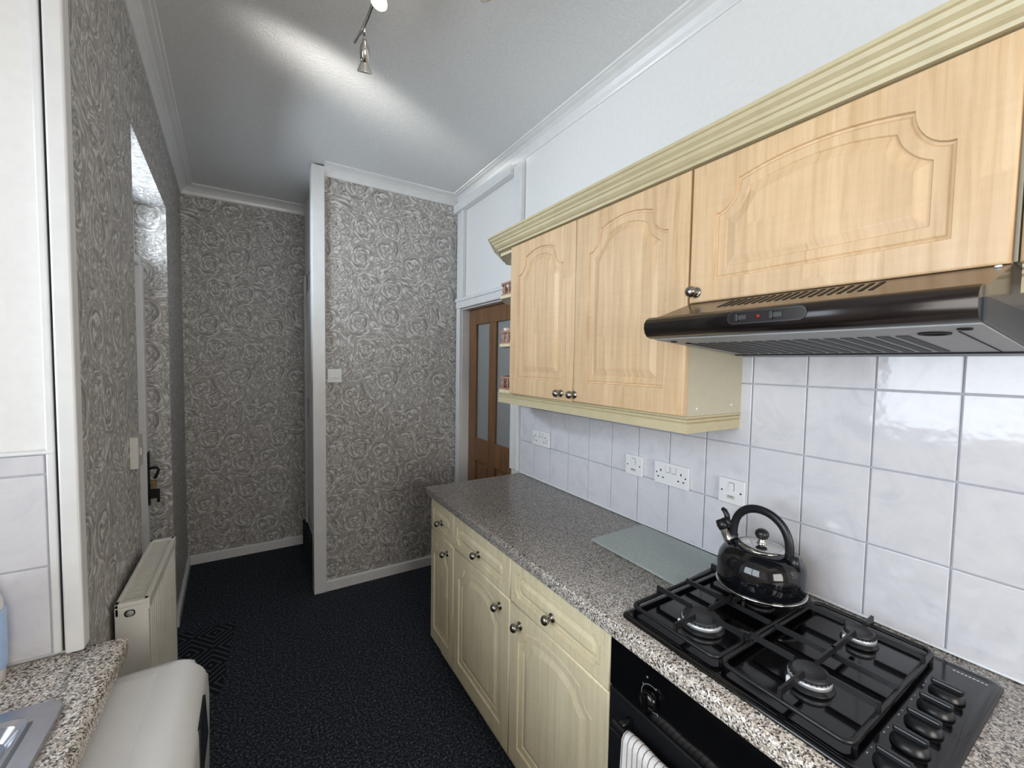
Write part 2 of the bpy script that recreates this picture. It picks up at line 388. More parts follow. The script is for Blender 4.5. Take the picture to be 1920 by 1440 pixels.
# sink alcove: return wall, window wall, rear wall
wall_return = struct(MB().box(XA - 0.15, XL(YP) - 0.008, YP, YP + 0.10, 0, ZC), 'wall_return', 'white_wall', 'white return wall beside the sink')
WY0, WY1, WZ0, WZ1 = -0.42, 1.14, 1.12, 2.32
wl = MB().box(XA - 0.15, XA, YB, WY0, 0, ZC).box(XA - 0.15, XA, WY1, YP, 0, ZC).box(XA - 0.15, XA, WY0, WY1, 0, WZ0).box(XA - 0.15, XA, WY0, WY1, WZ1, ZC)
struct(wl, 'wall_window', 'white_wall', 'white wall with the window over the sink')
RX0, RX1, RZ0, RZ1 = -0.2, 0.9, 1.0, 2.2
wb = MB().box(XA - 0.15, RX0, YB - 0.12, YB, 0, ZC).box(RX1, XR + 0.12, YB - 0.12, YB, 0, ZC).box(RX0, RX1, YB - 0.12, YB, 0, RZ0).box(RX0, RX1, YB - 0.12, YB, RZ1, ZC)
struct(wb, 'wall_back', 'white_wall', 'white wall behind the viewer')

def window(name, axis, c, a0, a1, z0, z1, mull, label):
    t = thing(name, {'x': (c, (a0 + a1) / 2, z0), 'y': ((a0 + a1) / 2, c, z0)}[axis], label, None, kind='structure')
    def bx(mb, p0, p1, q0, q1, d0, d1):
        if axis == 'x': mb.box(c + d0, c + d1, p0, p1, q0, q1, 0.004)
        else: mb.box(p0, p1, c + d0, c + d1, q0, q1, 0.004)
    fr = MB(); f = 0.055
    bx(fr, a0, a1, z0, z0 + f, -0.03, 0.03); bx(fr, a0, a1, z1 - f, z1, -0.03, 0.03); bx(fr, a0, a0 + f, z0 + f, z1 - f, -0.03, 0.03); bx(fr, a1 - f, a1, z0 + f, z1 - f, -0.03, 0.03)
    for m in mull: bx(fr, m - 0.035, m + 0.035, z0 + f, z1 - f, -0.03, 0.03)
    fr.build('window_frame', 'gloss_white', t)
    ed = [a0 + f] + [q for m in mull for q in (m - 0.035, m + 0.035)] + [a1 - f]
    for i in range(0, len(ed), 2):
        g = MB(); bx(g, ed[i], ed[i + 1], z0 + f, z1 - f, -0.004, 0.004); g.build('pane', 'pane', t)
    return t
window('window_1', 'x', XA - 0.10, WY0, WY1, WZ0, WZ1, [0.36], 'white framed window over the sink')
window('added_rear_window', 'y', YB - 0.06, RX0, RX1, RZ0, RZ1, [], 'added white framed window in the unseen rear wall')
struct(MB().box(XA - 0.07, XA + 0.025, WY0 - 0.02, WY1 + 0.02, WZ0 - 0.03, WZ0, 0.004), 'trim_sill', 'gloss_white', 'white window sill over the sink')

# cove cornices
cove = [(0.0, 2.752), (0.006, 2.752), (0.010, 2.760), (0.014, 2.776), (0.024, 2.792), (0.040, 2.804), (0.060, 2.809), (0.064, 2.812), (0.075, 2.813), (0.078, 2.8199), (0.0, 2.8199)]
struct(MB().sweep([(XR, YB), (XR, YJ), (0.41, YJ)], cove), 'trim_cornice_right', 'gloss_white', 'white cove cornice above the cabinets')
struct(MB().sweep([(0.385, YF), (XL(YF), YF), (XL(YP), YP), (XA, YP), (XA, YB)], cove), 'trim_cornice_left', 'gloss_white', 'grey white cove cornice along the corridor')
# skirting
sk = [(0.0, 0.0), (0.017, 0.0), (0.017, 0.062), (0.010, 0.070), (0.0, 0.070)]
struct(MB().sweep([(XR, DY1 + 0.06), (XR, YJ), (0.41, YJ)], sk), 'baseboard_partition', 'gloss_white', 'white skirting below the wallpaper partition')
struct(MB().sweep([(0.385, YF), (XL(YF), YF), (XL(OY1), OY1)], sk), 'baseboard_left', 'gloss_white', 'white skirting around the corridor end')
struct(MB().box(0.335, 0.412, YJ - 0.022, YJ + 0.07, 0, ZC - 0.012, 0.003), 'trim_post', 'gloss_white', 'white timber end post of the partition')
# sink corner post with its dark open joint
tp = struct(MB().box(-0.353, -0.322, YP - 0.022, YP + 0.018, 0.912, ZC - 0.07, 0.004), 'trim_corner', 'gloss_white', 'white corner post beside the sink')
MB().box(-0.3600, -0.353, YP - 0.004, YP + 0.002, 0.913, ZC - 0.07).build('open_joint', 'joint_and_shade', tp)
MB().box(-0.374, -0.3602, YP - 0.010, YP - 0.0002, 0.913, ZC - 0.07, 0.003).build('edge_bead', 'gloss_white', tp)

# doorway in the right wall: linings, casings, high panel frame
tr = struct(MB().box(XR - 0.020, XR - 0.0005, 2.098, 2.178, 0.9125, 2.735, 0.004).box(XR - 0.028, XR - 0.0005, 2.078, 2.0978, 0.9125, 2.74, 0.004), 'trim_right_post', 'gloss_white', 'white upright between the tiles and the doorway')
struct(MB().box(XR - 0.022, XR - 0.0005, 2.925, 2.985, 0, 1.972, 0.004), 'trim_left_casing', 'gloss_white', 'white door casing beside the wallpaper')
struct(MB().box(XR - 0.026, XR - 0.0005, 2.178, 2.985, 1.972, 2.035, 0.005).box(XR - 0.034, XR - 0.0005, 2.178, 2.985, 2.022, 2.048, 0.004), 'trim_head', 'gloss_white', 'white head casing over the brown door')
struct(MB().box(XR - 0.020, XR - 0.0005, 2.895, 2.985, 2.05, 2.735, 0.004).box(XR - 0.030, XR - 0.0005, 2.865, 2.897, 2.05, 2.70, 0.004), 'trim_high_panel', 'gloss_white', 'white upright framing the high panel over the door')
struct(MB().box(XR - 0.048, XR - 0.0005, 2.178, 2.9985, 2.690, 2.750, 0.004), 'trim_high_beam', 'gloss_white', 'white boxed beam above the high panel')
struct(MB().box(XR, XR + 0.119, DY1 - 0.012, DY1, 0, DZ).box(XR, XR + 0.119, DY0, DY0 + 0.012, 0, DZ).box(XR, XR + 0.119, DY0 + 0.012, DY1 - 0.012, DZ - 0.012, DZ), 'trim_lining', 'gloss_white', 'white lining of the brown door')

# brown door
d1 = thing('door_1', (1.445, 2.55, 0), 'brown stained wooden door with tall obscured panes', None, kind='structure')
x0, x1 = 1.425, 1.462; ya, yb = DY0 + 0.014, DY1 - 0.014; zt = DZ - 0.014
st = 0.12; ym = (ya + yb) / 2
MB().box(x0, x1, yb - st, yb, 0.008, zt, 0.003).build('stile', 'oak', d1); MB().box(x0, x1, ya, ya + st, 0.008, zt, 0.003).build('stile', 'oak', d1)
for (z0, z1) in ((zt - 0.115, zt), (0.83, 1.0), (0.008, 0.2)): MB().box(x0, x1, ya + st, yb - st, z0, z1, 0.003).build('rail', 'oak', d1)
MB().box(x0, x1, ym - 0.05, ym + 0.05, 0.2, 0.83, 0.003).build('muntin', 'oak', d1); MB().box(x0, x1, ym - 0.05, ym + 0.05, 1.0, zt - 0.115, 0.003).build('muntin', 'oak', d1)
for (a, b) in ((ya + st, ym - 0.05), (ym + 0.05, yb - st)):
    MB().box(x0 + 0.016, x1 - 0.012, a, b, 1.0, zt - 0.115).build('pane', 'frost', d1)
    MB().box(x0 + 0.014, x1 - 0.012, a, b, 0.2, 0.83).box(x0 + 0.006, x0 + 0.016, a + 0.03, b - 0.03, 0.23, 0.80, 0.005).build('panel', 'oak', d1)

# blocked doorway in the left recess: frame, white door, fanlight, old latch
d2 = thing('door_2', (-0.55, 2.5, 0), 'white painted door with fanlight in the corridor recess', None, kind='structure')
MB().box(-0.575, -0.490, 2.945, 3.003, 0, 2.05, 0.004).build('frame_post', 'gloss_white', d2)
MB().box(-0.575, -0.500, 2.007, 2.065, 0, 2.05, 0.004).build('frame_post', 'gloss_white', d2)
MB().box(-0.575, -0.500, 2.007, 3.003, 2.05, 2.095, 0.004).build('transom', 'gloss_white', d2)
MB().box(-0.575, -0.525, 2.007, 2.04, 2.095, 2.384).box(-0.575, -0.525, 2.97, 3.003, 2.095, 2.384).box(-0.575, -0.525, 2.04, 2.97, 2.36, 2.384).build('fanlight_frame', 'gloss_white', d2)
MB().box(-0.553, -0.547, 2.04, 2.97, 2.095, 2.36).build('pane', 'pane', d2)
MB().box(-0.570, -0.530, 2.065, 2.945, 0.01, 2.05).box(-0.530, -0.522, 2.15, 2.86, 0.2, 0.9, 0.006).box(-0.530, -0.522, 2.15, 2.86, 1.05, 1.95, 0.006).build('door_leaf', 'gloss_white', d2)
lt = MB().box(-0.490, -0.484, 2.955, 2.992, 0.75, 1.045, 0.002); lt.build('latch_plate', 'iron', d2)
MB().tube([(-0.486, 2.96, 0.955), (-0.448, 2.955, 0.958), (-0.443, 2.955, 0.945), (-0.455, 2.955, 0.905), (-0.462, 2.955, 0.900)], 0.007, 8).build('latch_hook', 'iron', d2)
MB().box(-0.472, -0.455, 2.945, 2.975, 0.845, 0.885, 0.003).build('latch_bolt', 'brass', d2)
MB().box(-0.486, -0.448, 2.945, 2.985, 0.79, 0.835, 0.004).box(-0.452, -0.440, 2.947, 2.962, 0.765, 0.84, 0.003).build('latch_keeper', 'iron', d2)

# stair door and carpeted step
d3 = thing('door_3', (0.40, 3.44, 0.215), 'white stair door behind the partition post', None, kind='structure')
MB().box(0.388, 0.425, 3.12, 3.815, 0.222, 2.235).box(0.376, 0.388, 3.2, 3.74, 0.4, 1.1, 0.005).box(0.376, 0.388, 3.2, 3.74, 1.25, 2.1, 0.005).build('door_leaf', 'gloss_white', d3)
MB().box(0.365, 0.384, 3.76, 3.82, 0.22, 2.24, 0.003).build('casing', 'gloss_white', d3)
st_ = MB().box(0.350, 0.384, YJ + 0.075, YF - 0.02, 0, 0.215, 0.012)
tag(st_.build('stair_step', 'carpet'), 'carpeted stair riser at the foot of the white stair door', 'step')

# wall tiles, one object each
ycols = [-0.82, -0.665, -0.51, -0.355, -0.20, -0.05, 0.104, 0.258, 0.413, 0.568, 0.722, 0.873, 1.023, 1.174, 1.325, 1.475, 1.625, 1.775, 1.925, 2.074]
zrows = [0.914, 1.107, 1.307, 1.508, 1.708]
MB().box(XR - 0.0045, XR - 0.0003, ycols[0], 2.0765, 0.912, 1.7).build('grout_bed', 'grout', wall_right)
tile_cache = {}
def tile(parent, cx, y0, y1, z0, z1, g=0.0016):
    wd, ht = round(y1 - y0, 3), round(z1 - z0, 3)
    if (wd, ht) not in tile_cache:
        mb = MB().box(-0.0075, 0, -wd / 2 + g, wd / 2 - g, -ht / 2 + g, ht / 2 - g, 0.0022, 2)
        me = bpy.data.meshes.new('tile'); me.from_pydata(mb.v, [], mb.f); me.materials.append(M['tile']); me.update(); tile_cache[(wd, ht)] = me
    return child_copy(tile_cache[(wd, ht)], 'tile', parent, (cx, (y0 + y1) / 2, (z0 + z1) / 2))
for i in range(len(ycols) - 1):
    for j in range(4):
        if j == 3 and ycols[i] > 0.75: continue
        z1 = zrows[j + 1]
        if j == 3: z1 = 1.596 if 0.10 < ycols[i] < 0.75 else 1.66
        if j == 2 and ycols[i] > 0.80: z1 = 1.40
        t_ = tile(wall_right, XR - 0.0035, ycols[i], ycols[i + 1], zrows[j], z1)
MB().box(XR - 0.016, XR - 0.003, YB + 0.1, 2.072, 0.9105, 0.9165, 0.002).build('sealant', 'sealant', wall_right)
# tiles on the return wall by the sink
MB().box(XA, -0.375, YP - 0.004, YP - 0.0003, 0.913, 1.352).build('grout_bed', 'grout', wall_return)
for j, (z0, z1) in enumerate(((0.914, 1.109), (1.109, 1.309), (1.309, 1.352))):
    xe = -0.375
    while xe > XA + 0.02:
        xs = max(xe - 0.1515, XA)
        o = MB().box(xs + 0.0016, xe - 0.0016, YP - 0.0085, YP - 0.001, z0 + 0.0016, z1 - 0.0016, 0.002).build('tile', 'tile', wall_return); xe = xs
MB().box(XA, -0.36, YP - 0.012, YP - 0.0003, 1.352, 1.360, 0.003).build('sealant', 'sealant', wall_return)

# ------------------------------------------------------------------ door fronts
def arch_outline(l, r, b, t, notch=0.055, drop=0.075, rise=0.022):
    """returns outline(d): the cathedral arch panel shape, moved inwards by d"""
    t0 = t - rise; N = 8
    def out(d):
        n, q = notch + d, drop + d
        a0 = math.asin(min(1.0, d / n)); a1 = math.acos(min(1.0, d / q))
        R = [(r - n * math.sin(a0 + (a1 - a0) * k / N), t0 - q * math.cos(a0 + (a1 - a0) * k / N)) for k in range(N + 1)]
        A = R[-1][0]; B = l + r - A; c = (A + B) / 2; hw = (A - B) / 2
        top = [(c + hw * (1 - 2 * k / 20), t0 - d + rise * (1 - (1 - 2 * k / 20) ** 2)) for k in range(1, 20)]
        return [(l + d, b + d), (r - d, b + d)] + R + top + [(l + r - x, z) for x, z in reversed(R)]
    return out
def notch_outline(l, r, b, t, nn=0.02):
    def out(d):
        n = nn + d; a0 = math.degrees(math.asin(d / n)); P = []
        for (cx, cy, st) in ((l, b, 90), (r, b, 180), (r, t, 270), (l, t, 0)):
            for k in range(7):
                a = math.radians(st - a0 - (90 - 2 * a0) * k / 6); P.append((cx + n * math.cos(a), cy + n * math.sin(a)))
        return P
    return out
def front(name, parent, y0, y1, z0, z1, xf, th, outline, mat, k=1.0):
    """a routed door or drawer front facing -x: (y, z) outline, groove, band, raised field"""
    shape = outline; outline = shape(0.0)
    mb = MB(); e = 0.005
    rect = lambda q: [(y0 + q, z0 + q), (y1 - q, z0 + q), (y1 - q, z1 - q), (y0 + q, z1 - q)]
    loops = [(rect(0), xf + th), (rect(0), xf + e), (rect(e * 0.35), xf + e * 0.3), (rect(e), xf)]
    for i in range(3):
        A = [(xx, a, b) for (pts, xx) in (loops[i], loops[i + 1]) for a, b in pts]
        mb.add(A, [(j, (j + 1) % 4, 4 + (j + 1) % 4, 4 + j) for j in range(4)], i > 0)
    mb.add([(xf + th, a, b) for a, b in rect(0)], [(0, 1, 2, 3)])
    outer = [Vector((a, b, 0)) for a, b in rect(e)]; hole = [Vector((a, b, 0)) for a, b in outline]
    tri = tessellate_polygon([outer, hole]); mb.add([(xf, p.x, p.y) for p in outer + hole], [tuple(t_) for t_ in tri])
    prof = [(0.0, 0.0), (0.002, 0.0060), (0.006, 0.0068), (0.010, 0.0034), (0.030, 0.0040), (0.032, 0.0070), (0.052, 0.0014), (0.056, 0.0006)]
    rings = [shape(d * k) for d, _ in prof]; n = len(outline)
    for i in range(len(prof) - 1):
        A = [(xf + prof[i][1], a, b) for a, b in rings[i]] + [(xf + prof[i + 1][1], a, b) for a, b in rings[i + 1]]
        mb.add(A, [(j, (j + 1) % n, n + (j + 1) % n, n + j) for j in range(n)])
    last = rings[-1]; tri = tessellate_polygon([[Vector((a, b, 0)) for a, b in last]])
    mb.add([(xf + prof[-1][1], a, b) for a, b in last], [tuple(t_) for t_ in tri])
    return mb.build(name, mat, parent)
kn = MB().lathe([(0.0145, 0.0), (0.0145, 0.0025), (0.012, 0.004), (0.0065, 0.006), (0.0055, 0.013), (0.008, 0.017), (0.0135, 0.021), (0.0155, 0.027), (0.0140, 0.033), (0.0085, 0.038), (0.0, 0.0395)], axis=(-1, 0, 0), seg=20)
kn_me = bpy.data.meshes.new('knob'); kn_me.from_pydata(kn.v, [], kn.f); kn_me.polygons.foreach_set('use_smooth', kn.sm); kn_me.materials.append(M['pewter'])
def knob(parent, x, y, z):
    o = child_copy(kn_me, 'knob', parent, (x, y, z)); o['label'] = 'pewter round knob'; return o
def carcass(t, x0, x1, y0, y1, z0, z1, mat='carcass'):
    MB().box(x0, x1, y0, y1, z0, z1).build('body', mat, t)

# ------------------------------------------------------------------ base units on the right
XB = 0.785; TH = 0.019; XW = XR - 0.0085
def base_unit(y0, y1, doors, label, zlo=0.115):
    t = thing('base_cabinet', (1.08, (y0 + y1) / 2, 0.0), label, 'cabinet')
    carcass(t, XB + TH + 0.001, XW - 0.004, y0, y1, 0.10, 0.868)
    for (a, b, side) in doors:
        dw = front('drawer', t, a + 0.0015, b - 0.0015, 0.703, 0.860, XB, TH, notch_outline(a + 0.035, b - 0.035, 0.735, 0.828, 0.018), 'maple_cool_lit', 0.62)
        knob(dw, XB, (a + b) / 2, 0.770)
        wdt = b - a; mg = 0.058 if wdt > 0.4 else 0.045
        dr = front('door', t, a + 0.0015, b - 0.0015, zlo, 0.700, XB, TH, arch_outline(a + mg, b - mg, zlo + 0.07, 0.700 - 0.035, 0.05 if wdt > 0.4 else 0.035, 0.06), 'maple_cool_lit', 1.0 if wdt > 0.4 else 0.62)
        knob(dr, XB, (b - 0.07) if side == 'hi' else (a + 0.07), 0.645)
    return t
base_unit(1.749, 2.035, [(1.749, 2.035, 'lo')], 'narrow maple base cabinet with one door at the doorway end')
base_unit(0.752, 1.747, [(1.2485, 1.747, 'lo'), (0.752, 1.2485, 'hi')], 'wide maple base cabinet with two doors and two drawers beside the oven')
base_unit(-0.85, 0.148, [(-0.351, 0.148, 'lo'), (-0.85, -0.351, 'hi')], 'maple base cabinet on the far side of the oven')
tag(MB().box(0.846, 0.864, -0.85, 2.03, 0.0, 0.0995).build('plinth', 'maple_cool_lit'), 'maple kickboard along the floor under the base cabinets', 'plinth')
# worktop with a rounded front edge
def nosing(x_front, x_back, z0=0.870, z1=0.910, r=0.012, sgn=1):
    P = [(x_back, z0), (x_back, z1)]
    for k in range(7): a = PI / 2 * k / 6; P.append((x_front + sgn * (r - r * math.sin(a)), z1 - r + r * math.cos(a)))
    for k in range(5): a = PI / 2 * k / 4; P.append((x_front + sgn * (0.006 - 0.006 * math.cos(a)), z0 + 0.006 - 0.006 * math.sin(a)))
    return P
tag(MB().prism(nosing(0.766, XW - 0.0015), 'y', -0.95, 2.058, True).build('worktop', 'speckle'), 'speckled grey brown worktop carrying the hob and kettle', 'worktop')

# ------------------------------------------------------------------ oven with towel
ov = thing('oven', (1.05, 0.45, 0.101), 'black built in oven under the worktop', 'oven')
MB().box(0.80, 1.32, 0.152, 0.749, 0.101, 0.866).build('body', 'black_satin', ov)
fa = MB().box(0.783, 0.80, 0.152, 0.749, 0.732, 0.866, 0.003).build('control_panel', 'black_enamel', ov)
def ringmark(mb, x, cy, cz, r, n, a0, a1, wd):
    for k in range(n):
        a = a0 + (a1 - a0) * k / n; b = a0 + (a1 - a0) * (k + 0.8) / n
        mb.add([(x, cy + r * math.cos(a), cz + r * math.sin(a)), (x, cy + r * math.cos(b), cz + r * math.sin(b)), (x, cy + (r + wd) * math.cos(b), cz + (r + wd) * math.sin(b)), (x, cy + (r + wd) * math.cos(a), cz + (r + wd) * math.sin(a))], [(0, 1, 2, 3)])
for cy in (0.616, 0.285):
    sc_ = MB(); ringmark(sc_, 0.7826, cy, 0.784, 0.029, 22, -PI * 0.70, PI * 0.60, 0.0016)
    for a in (-0.7, -0.25, 0.2, 0.6): ringmark(sc_, 0.7826, cy, 0.784, 0.029, 1, a * PI, a * PI + 0.12, 0.005)
    sc_.box(0.7822, 0.783, cy + 0.012, cy + 0.016, 0.825, 0.829); sc_.build('dial_marks', 'alu', fa)
    MB().lathe([(0.022, 0), (0.0215, 0.012), (0.019, 0.020), (0.0, 0.021)], (0.783, cy, 0.784), (-1, 0, 0), 24).box(0.752, 0.765, cy - 0.0045, cy + 0.0045, 0.764, 0.804, 0.002).build('dial', 'black_enamel', fa)
dr = MB().box(0.783, 0.80, 0.152, 0.749, 0.115, 0.727, 0.003).build('oven_door', 'black_satin', ov)
MB().box(0.7815, 0.783, 0.21, 0.69, 0.20, 0.62).build('door_glass', 'black_enamel', dr)
HX, HZ = 0.737, 0.688
hb = MB().tube([(HX, 0.205, HZ), (HX, 0.690, HZ)], 0.011, 14)
for y in (0.22, 0.675): hb.tube([(0.7835, y, HZ), (HX, y, HZ)], 0.008, 10)
hb.build('handle', 'black_satin', dr)
# towel
def towel():
    y0, y1 = 0.30, 0.648; nu, nv = 70, 40; r = 0.0145; P = []; F = []; UV = []
    La, Lb = 0.235, 0.17; tot = La + PI * r + Lb
    for j in range(nv + 1):
        s_ = tot * j / nv
        for i in range(nu + 1):
            q = i / nu; y = y0 + (y1 - y0) * q
            if s_ < La: x = HX - r; z = HZ - (La - s_); sway = (La - s_) / La
            elif s_ < La + PI * r: a = (s_ - La) / r; x = HX - r * math.cos(a); z = HZ + r * math.sin(a); sway = 0
            else: x = HX + r; z = HZ - (s_ - La - PI * r); sway = 0
            x -= sway * (0.010 + 0.009 * math.sin(q * 19 + 0.7)) * (1 if s_ < La else 0)
            if s_ < La: y -= 0.012 * sway * (q - 0.5); y += 0.006 * math.sin(q * 9) * sway
            z += 0.0015 * math.sin(q * 23) if abs(s_ - La - PI * r / 2) < PI * r / 2 else 0
            P.append((x, y, z)); UV.append((q * (y1 - y0), s_))
    for j in range(nv):
        for i in range(nu):
            a = j * (nu + 1) + i; F.append((a, a + 1, a + nu + 2, a + nu + 1))
    mb = MB().add(P, F, True); o = mb.build('tea_towel', 'towel', weld=False)
    uvl = o.data.uv_layers.new(name='UVMap')
    for lp in o.data.loops: uvl.data[lp.index].uv = UV[lp.vertex_index]
    sol = o.modifiers.new('thickness', 'SOLIDIFY'); sol.thickness = 0.0028; sol.offset = 0
    return tag(o, 'white tea towel with thin brown stripes hanging on the oven handle', 'towel')
towel()

# ------------------------------------------------------------------ wall units
XU = 1.056
def upper_front(t, a, b, z0, z1, side, mgb=0.078, drop=0.075):
    o = front('door', t, a + 0.0015, b - 0.0015, z0, z1, XU, TH, arch_outline(a + 0.073, b - 0.073, z0 + mgb, z1 - 0.048, 0.058, drop), 'maple')
    if side: knob(o, XU, side[0], side[1])
    return o
wu = thing('wall_cabinet', (1.22, 1.24, 1.413), 'tall two door maple wall cabinet beside the open end shelves', 'cabinet')
carcass(wu, XU + TH + 0.001, XW, 0.757, 1.722, 1.413, 2.118)
upper_front(wu, 1.247, 1.722, 1.415, 2.113, (1.318, 1.444)); upper_front(wu, 0.755, 1.247, 1.415, 2.113, (1.235, 1.444))
for y, z in ((1.12, 1.435), (1.30, 1.44)): MB().lathe([(0.005, 0), (0.004, 0.003), (0, 0.0035)], (y, 0.757, z), (0, -1, 0), 12).build('screw_cap', 'plastic', wu)
hu = thing('hood_cabinet', (1.22, 0.45, 1.737), 'wide maple cabinet with a lift up door over the cooker hood', 'cabinet')
carcass(hu, XU + TH + 0.001, XR - 0.001, 0.152, 0.752, 1.742, 2.118)
upper_front(hu, 0.155, 0.752, 1.738, 2.113, (0.727, 1.766), mgb=0.056)
nu_ = thing('wall_cabinet', (1.22, -0.1, 1.738), 'maple wall cabinet past the cooker hood with a cream pelmet', 'cabinet')
carcass(nu_, XU + TH + 0.001, XR - 0.001, -0.85, 0.149, 1.742, 2.118)
upper_front(nu_, -0.351, 0.149, 1.738, 2.113, (-0.30, 1.766), mgb=0.056); upper_front(nu_, -0.85, -0.351, 1.738, 2.113, None, mgb=0.056)
pel = lambda z0, z1: [(-0.018, z0), (0.0, z0), (0.0, z0 + (z1 - z0) * 0.55), (-0.004, z0 + (z1 - z0) * 0.60), (0.001, z0 + (z1 - z0) * 0.66), (0.001, z0 + (z1 - z0) * 0.78), (-0.004, z0 + (z1 - z0) * 0.83), (0.002, z0 + (z1 - z0) * 0.88), (0.002, z1), (-0.018, z1)]
tag(MB().sweep([(XW, 0.758), (1.078, 0.758), (1.078, 1.862), (1.19, 2.000), (XW, 2.000)], pel(1.362, 1.4125)).build('pelmet', 'mould'), 'cream moulded pelmet under the tall wall cabinet and end shelves', 'pelmet')
tag(MB().sweep([(1.078, -0.85), (1.078, 0.147)], pel(1.690, 1.7375)).build('pelmet', 'mould'), 'short cream pelmet at the far end of the cooker hood', 'pelmet')
cor = [(-0.03, 2.1185), (0.006, 2.1185), (0.008, 2.126), (0.016, 2.130), (0.024, 2.137), (0.027, 2.146), (0.033, 2.148), (0.036, 2.155), (0.046, 2.162), (0.050, 2.170), (0.056, 2.172), (0.056, 2.181), (-0.03, 2.181)]
tag(MB().sweep([(1.058, -0.85), (1.058, 1.835), (1.185, 2.000), (XW - 0.03, 2.000)], cor).build('cabinet_cornice', 'mould'), 'cream stepped moulding along the top of the wall cabinets', 'moulding')

# open end shelf unit
es = thing('end_shelf', (1.25, 1.83, 1.413), 'open end shelf unit with three pink gallery rails', 'shelf')
outl = [(1.082, 1.7235), (1.082, 1.860), (1.195, 1.996), (XW - 0.001, 1.996), (XW - 0.001, 1.7235)]
for z0, z1 in ((1.413, 1.428), (1.645, 1.660), (1.888, 1.903), (2.103, 2.118)):
    MB().prism(outl, 'z', z0, z1).build('shelf_board', 'shelf', es)
ed = [Vector(p) for p in ((1.094, 1.728), (1.094, 1.857), (1.201, 1.984), (1.352, 1.984))]
for z in (1.428, 1.660, 1.903):
    g = MB().sweep([tuple(p) for p in ed], [(-0.007, z), (0.007, z), (0.007, z + 0.009), (-0.007, z + 0.009)]).sweep([tuple(p) for p in ed], [(-0.007, z + 0.056), (0.007, z + 0.056), (0.007, z + 0.066), (-0.007, z + 0.066)]).build('gallery_rail', 'gallery', es)
    for i in range(3):
        n = (3, 3, 2)[i]
        for k in range(n):
            p = ed[i].lerp(ed[i + 1], (k + 0.5) / n)
            MB().lathe([(0.004, 0), (0.006, 0.004), (0.0045, 0.010), (0.0075, 0.018), (0.0075, 0.026), (0.0042, 0.036), (0.006, 0.043), (0.004, 0.047)], (p.x, p.y, z + 0.009), (0, 0, 1), 10).build('spindle', 'gallery', es)
c_ = MB().lathe([(0.0, 0), (0.016, 0.0), (0.018, 0.004), (0.019, 0.030), (0.022, 0.062), (0.024, 0.082), (0.022, 0.083), (0.018, 0.078), (0.0, 0.070)], (1.130, 1.858, 1.6603), (0, 0, 1), 24)
tag(c_.build('egg_cup', 'cup'), 'small cream and pink ceramic cup on the middle end shelf', 'cup')
tag(MB().lathe([(0.0, 0), (0.022, 0.0), (0.024, 0.004), (0.040, 0.040), (0.050, 0.078), (0.046, 0.079), (0.036, 0.042), (0.0, 0.01)], (1.22, 1.83, 1.4283), (0, 0, 1), 26).build('bowl', 'bakelite'), 'small dark bowl on the lowest end shelf behind its gallery rail', 'bowl')

# ------------------------------------------------------------------ cooker hood
hd = thing('cooker_hood', (1.1, 0.45, 1.6), 'dark brown cooker hood with rounded visor under the wide cabinet', 'cooker hood')
hy0, hy1 = 0.154, 0.748
MB().prism([(0.905, 1.684), (1.060, 1.7365), (XR - 0.0095, 1.7370), (XR - 0.0095, 1.668), (0.905, 1.668)], 'y', hy0, hy1).build('cowl', 'hood', hd)
vis = [(0.9045, 1.6860), (0.890, 1.6855), (0.879, 1.679), (0.873, 1.670), (0.872, 1.658), (0.876, 1.645), (0.884, 1.636), (0.900, 1.6315), (0.9045, 1.6315)]
vo = MB().prism(vis, 'y', hy0 + 0.003, hy1 + 0.002, True).build('visor', 'visor', hd)
MB().prism([(0.9047, 1.632), (1.30, 1.602), (XR - 0.0095, 1.600), (XR - 0.0095, 1.6678), (0.9047, 1.6678)], 'y', hy0 - 0.001, hy1 + 0.001).build('tray', 'hood_end', hd)
def under(x): return 1.632 + (1.602 - 1.632) * (x - 0.9047) / (1.30 - 0.9047)
def uplate(x0, x1, y0, y1, d0, d1, skew=0.0):
    return [(x0, y0 + skew, under(x0) - d0), (x1, y0, under(x1) - d0), (x1, y1, under(x1) - d0), (x0, y1 + skew, under(x0) - d0)], [(x0, y0 + skew, under(x0) - d1), (x1, y0, under(x1) - d1), (x1, y1, under(x1) - d1), (x0, y1 + skew, under(x0) - d1)]
un = MB().hexa(*uplate(0.907, 1.298, hy0 + 0.004, hy1 - 0.004, 0.0003, 0.0028)).build('underside_panel', 'hood_grey', hd)
MB().hexa(*uplate(1.288, 1.2985, hy0 + 0.004, hy1 - 0.004, 0.0031, 0.0060)).hexa(*uplate(0.97, 1.287, 0.192, 0.1945, 0.0029, 0.0040)).build('seam', 'slot', un)
for k in range(16):
    y = 0.262 + k * 0.0285
    MB().hexa(*uplate(1.0, 1.262, y, y + 0.018, 0.0029, 0.0044)).build('grille_slot', 'filter', un)
cn = Vector((-(1.602 - 1.632), 0, -(1.30 - 0.9047))).normalized() * 1.0
for (lx, ly, r) in ((0.985, 0.225, 0.021), (0.945, 0.182, 0.009), (0.95, 0.715, 0.008), (0.99, 0.700, 0.007)):
    MB().lathe([(r, 0), (r, 0.002), (r * 0.75, 0.002), (r * 0.75, 0.0004), (0, 0.0004)], (lx, ly, under(lx) - 0.0029), (-0.0757, 0, -0.997), 20).build('lamp_opening', 'slot', un)
dx, dz = 1.060 - 0.905, 1.7365 - 1.684; sl = math.hypot(dx, dz); ux, uz = dx / sl, dz / sl
def cowl_pt(s_, y, h): return (0.905 + ux * s_ - uz * h, y, 1.684 + uz * s_ + ux * h)
cw = [o for o in hd.children if o.name.startswith('cowl')][0]
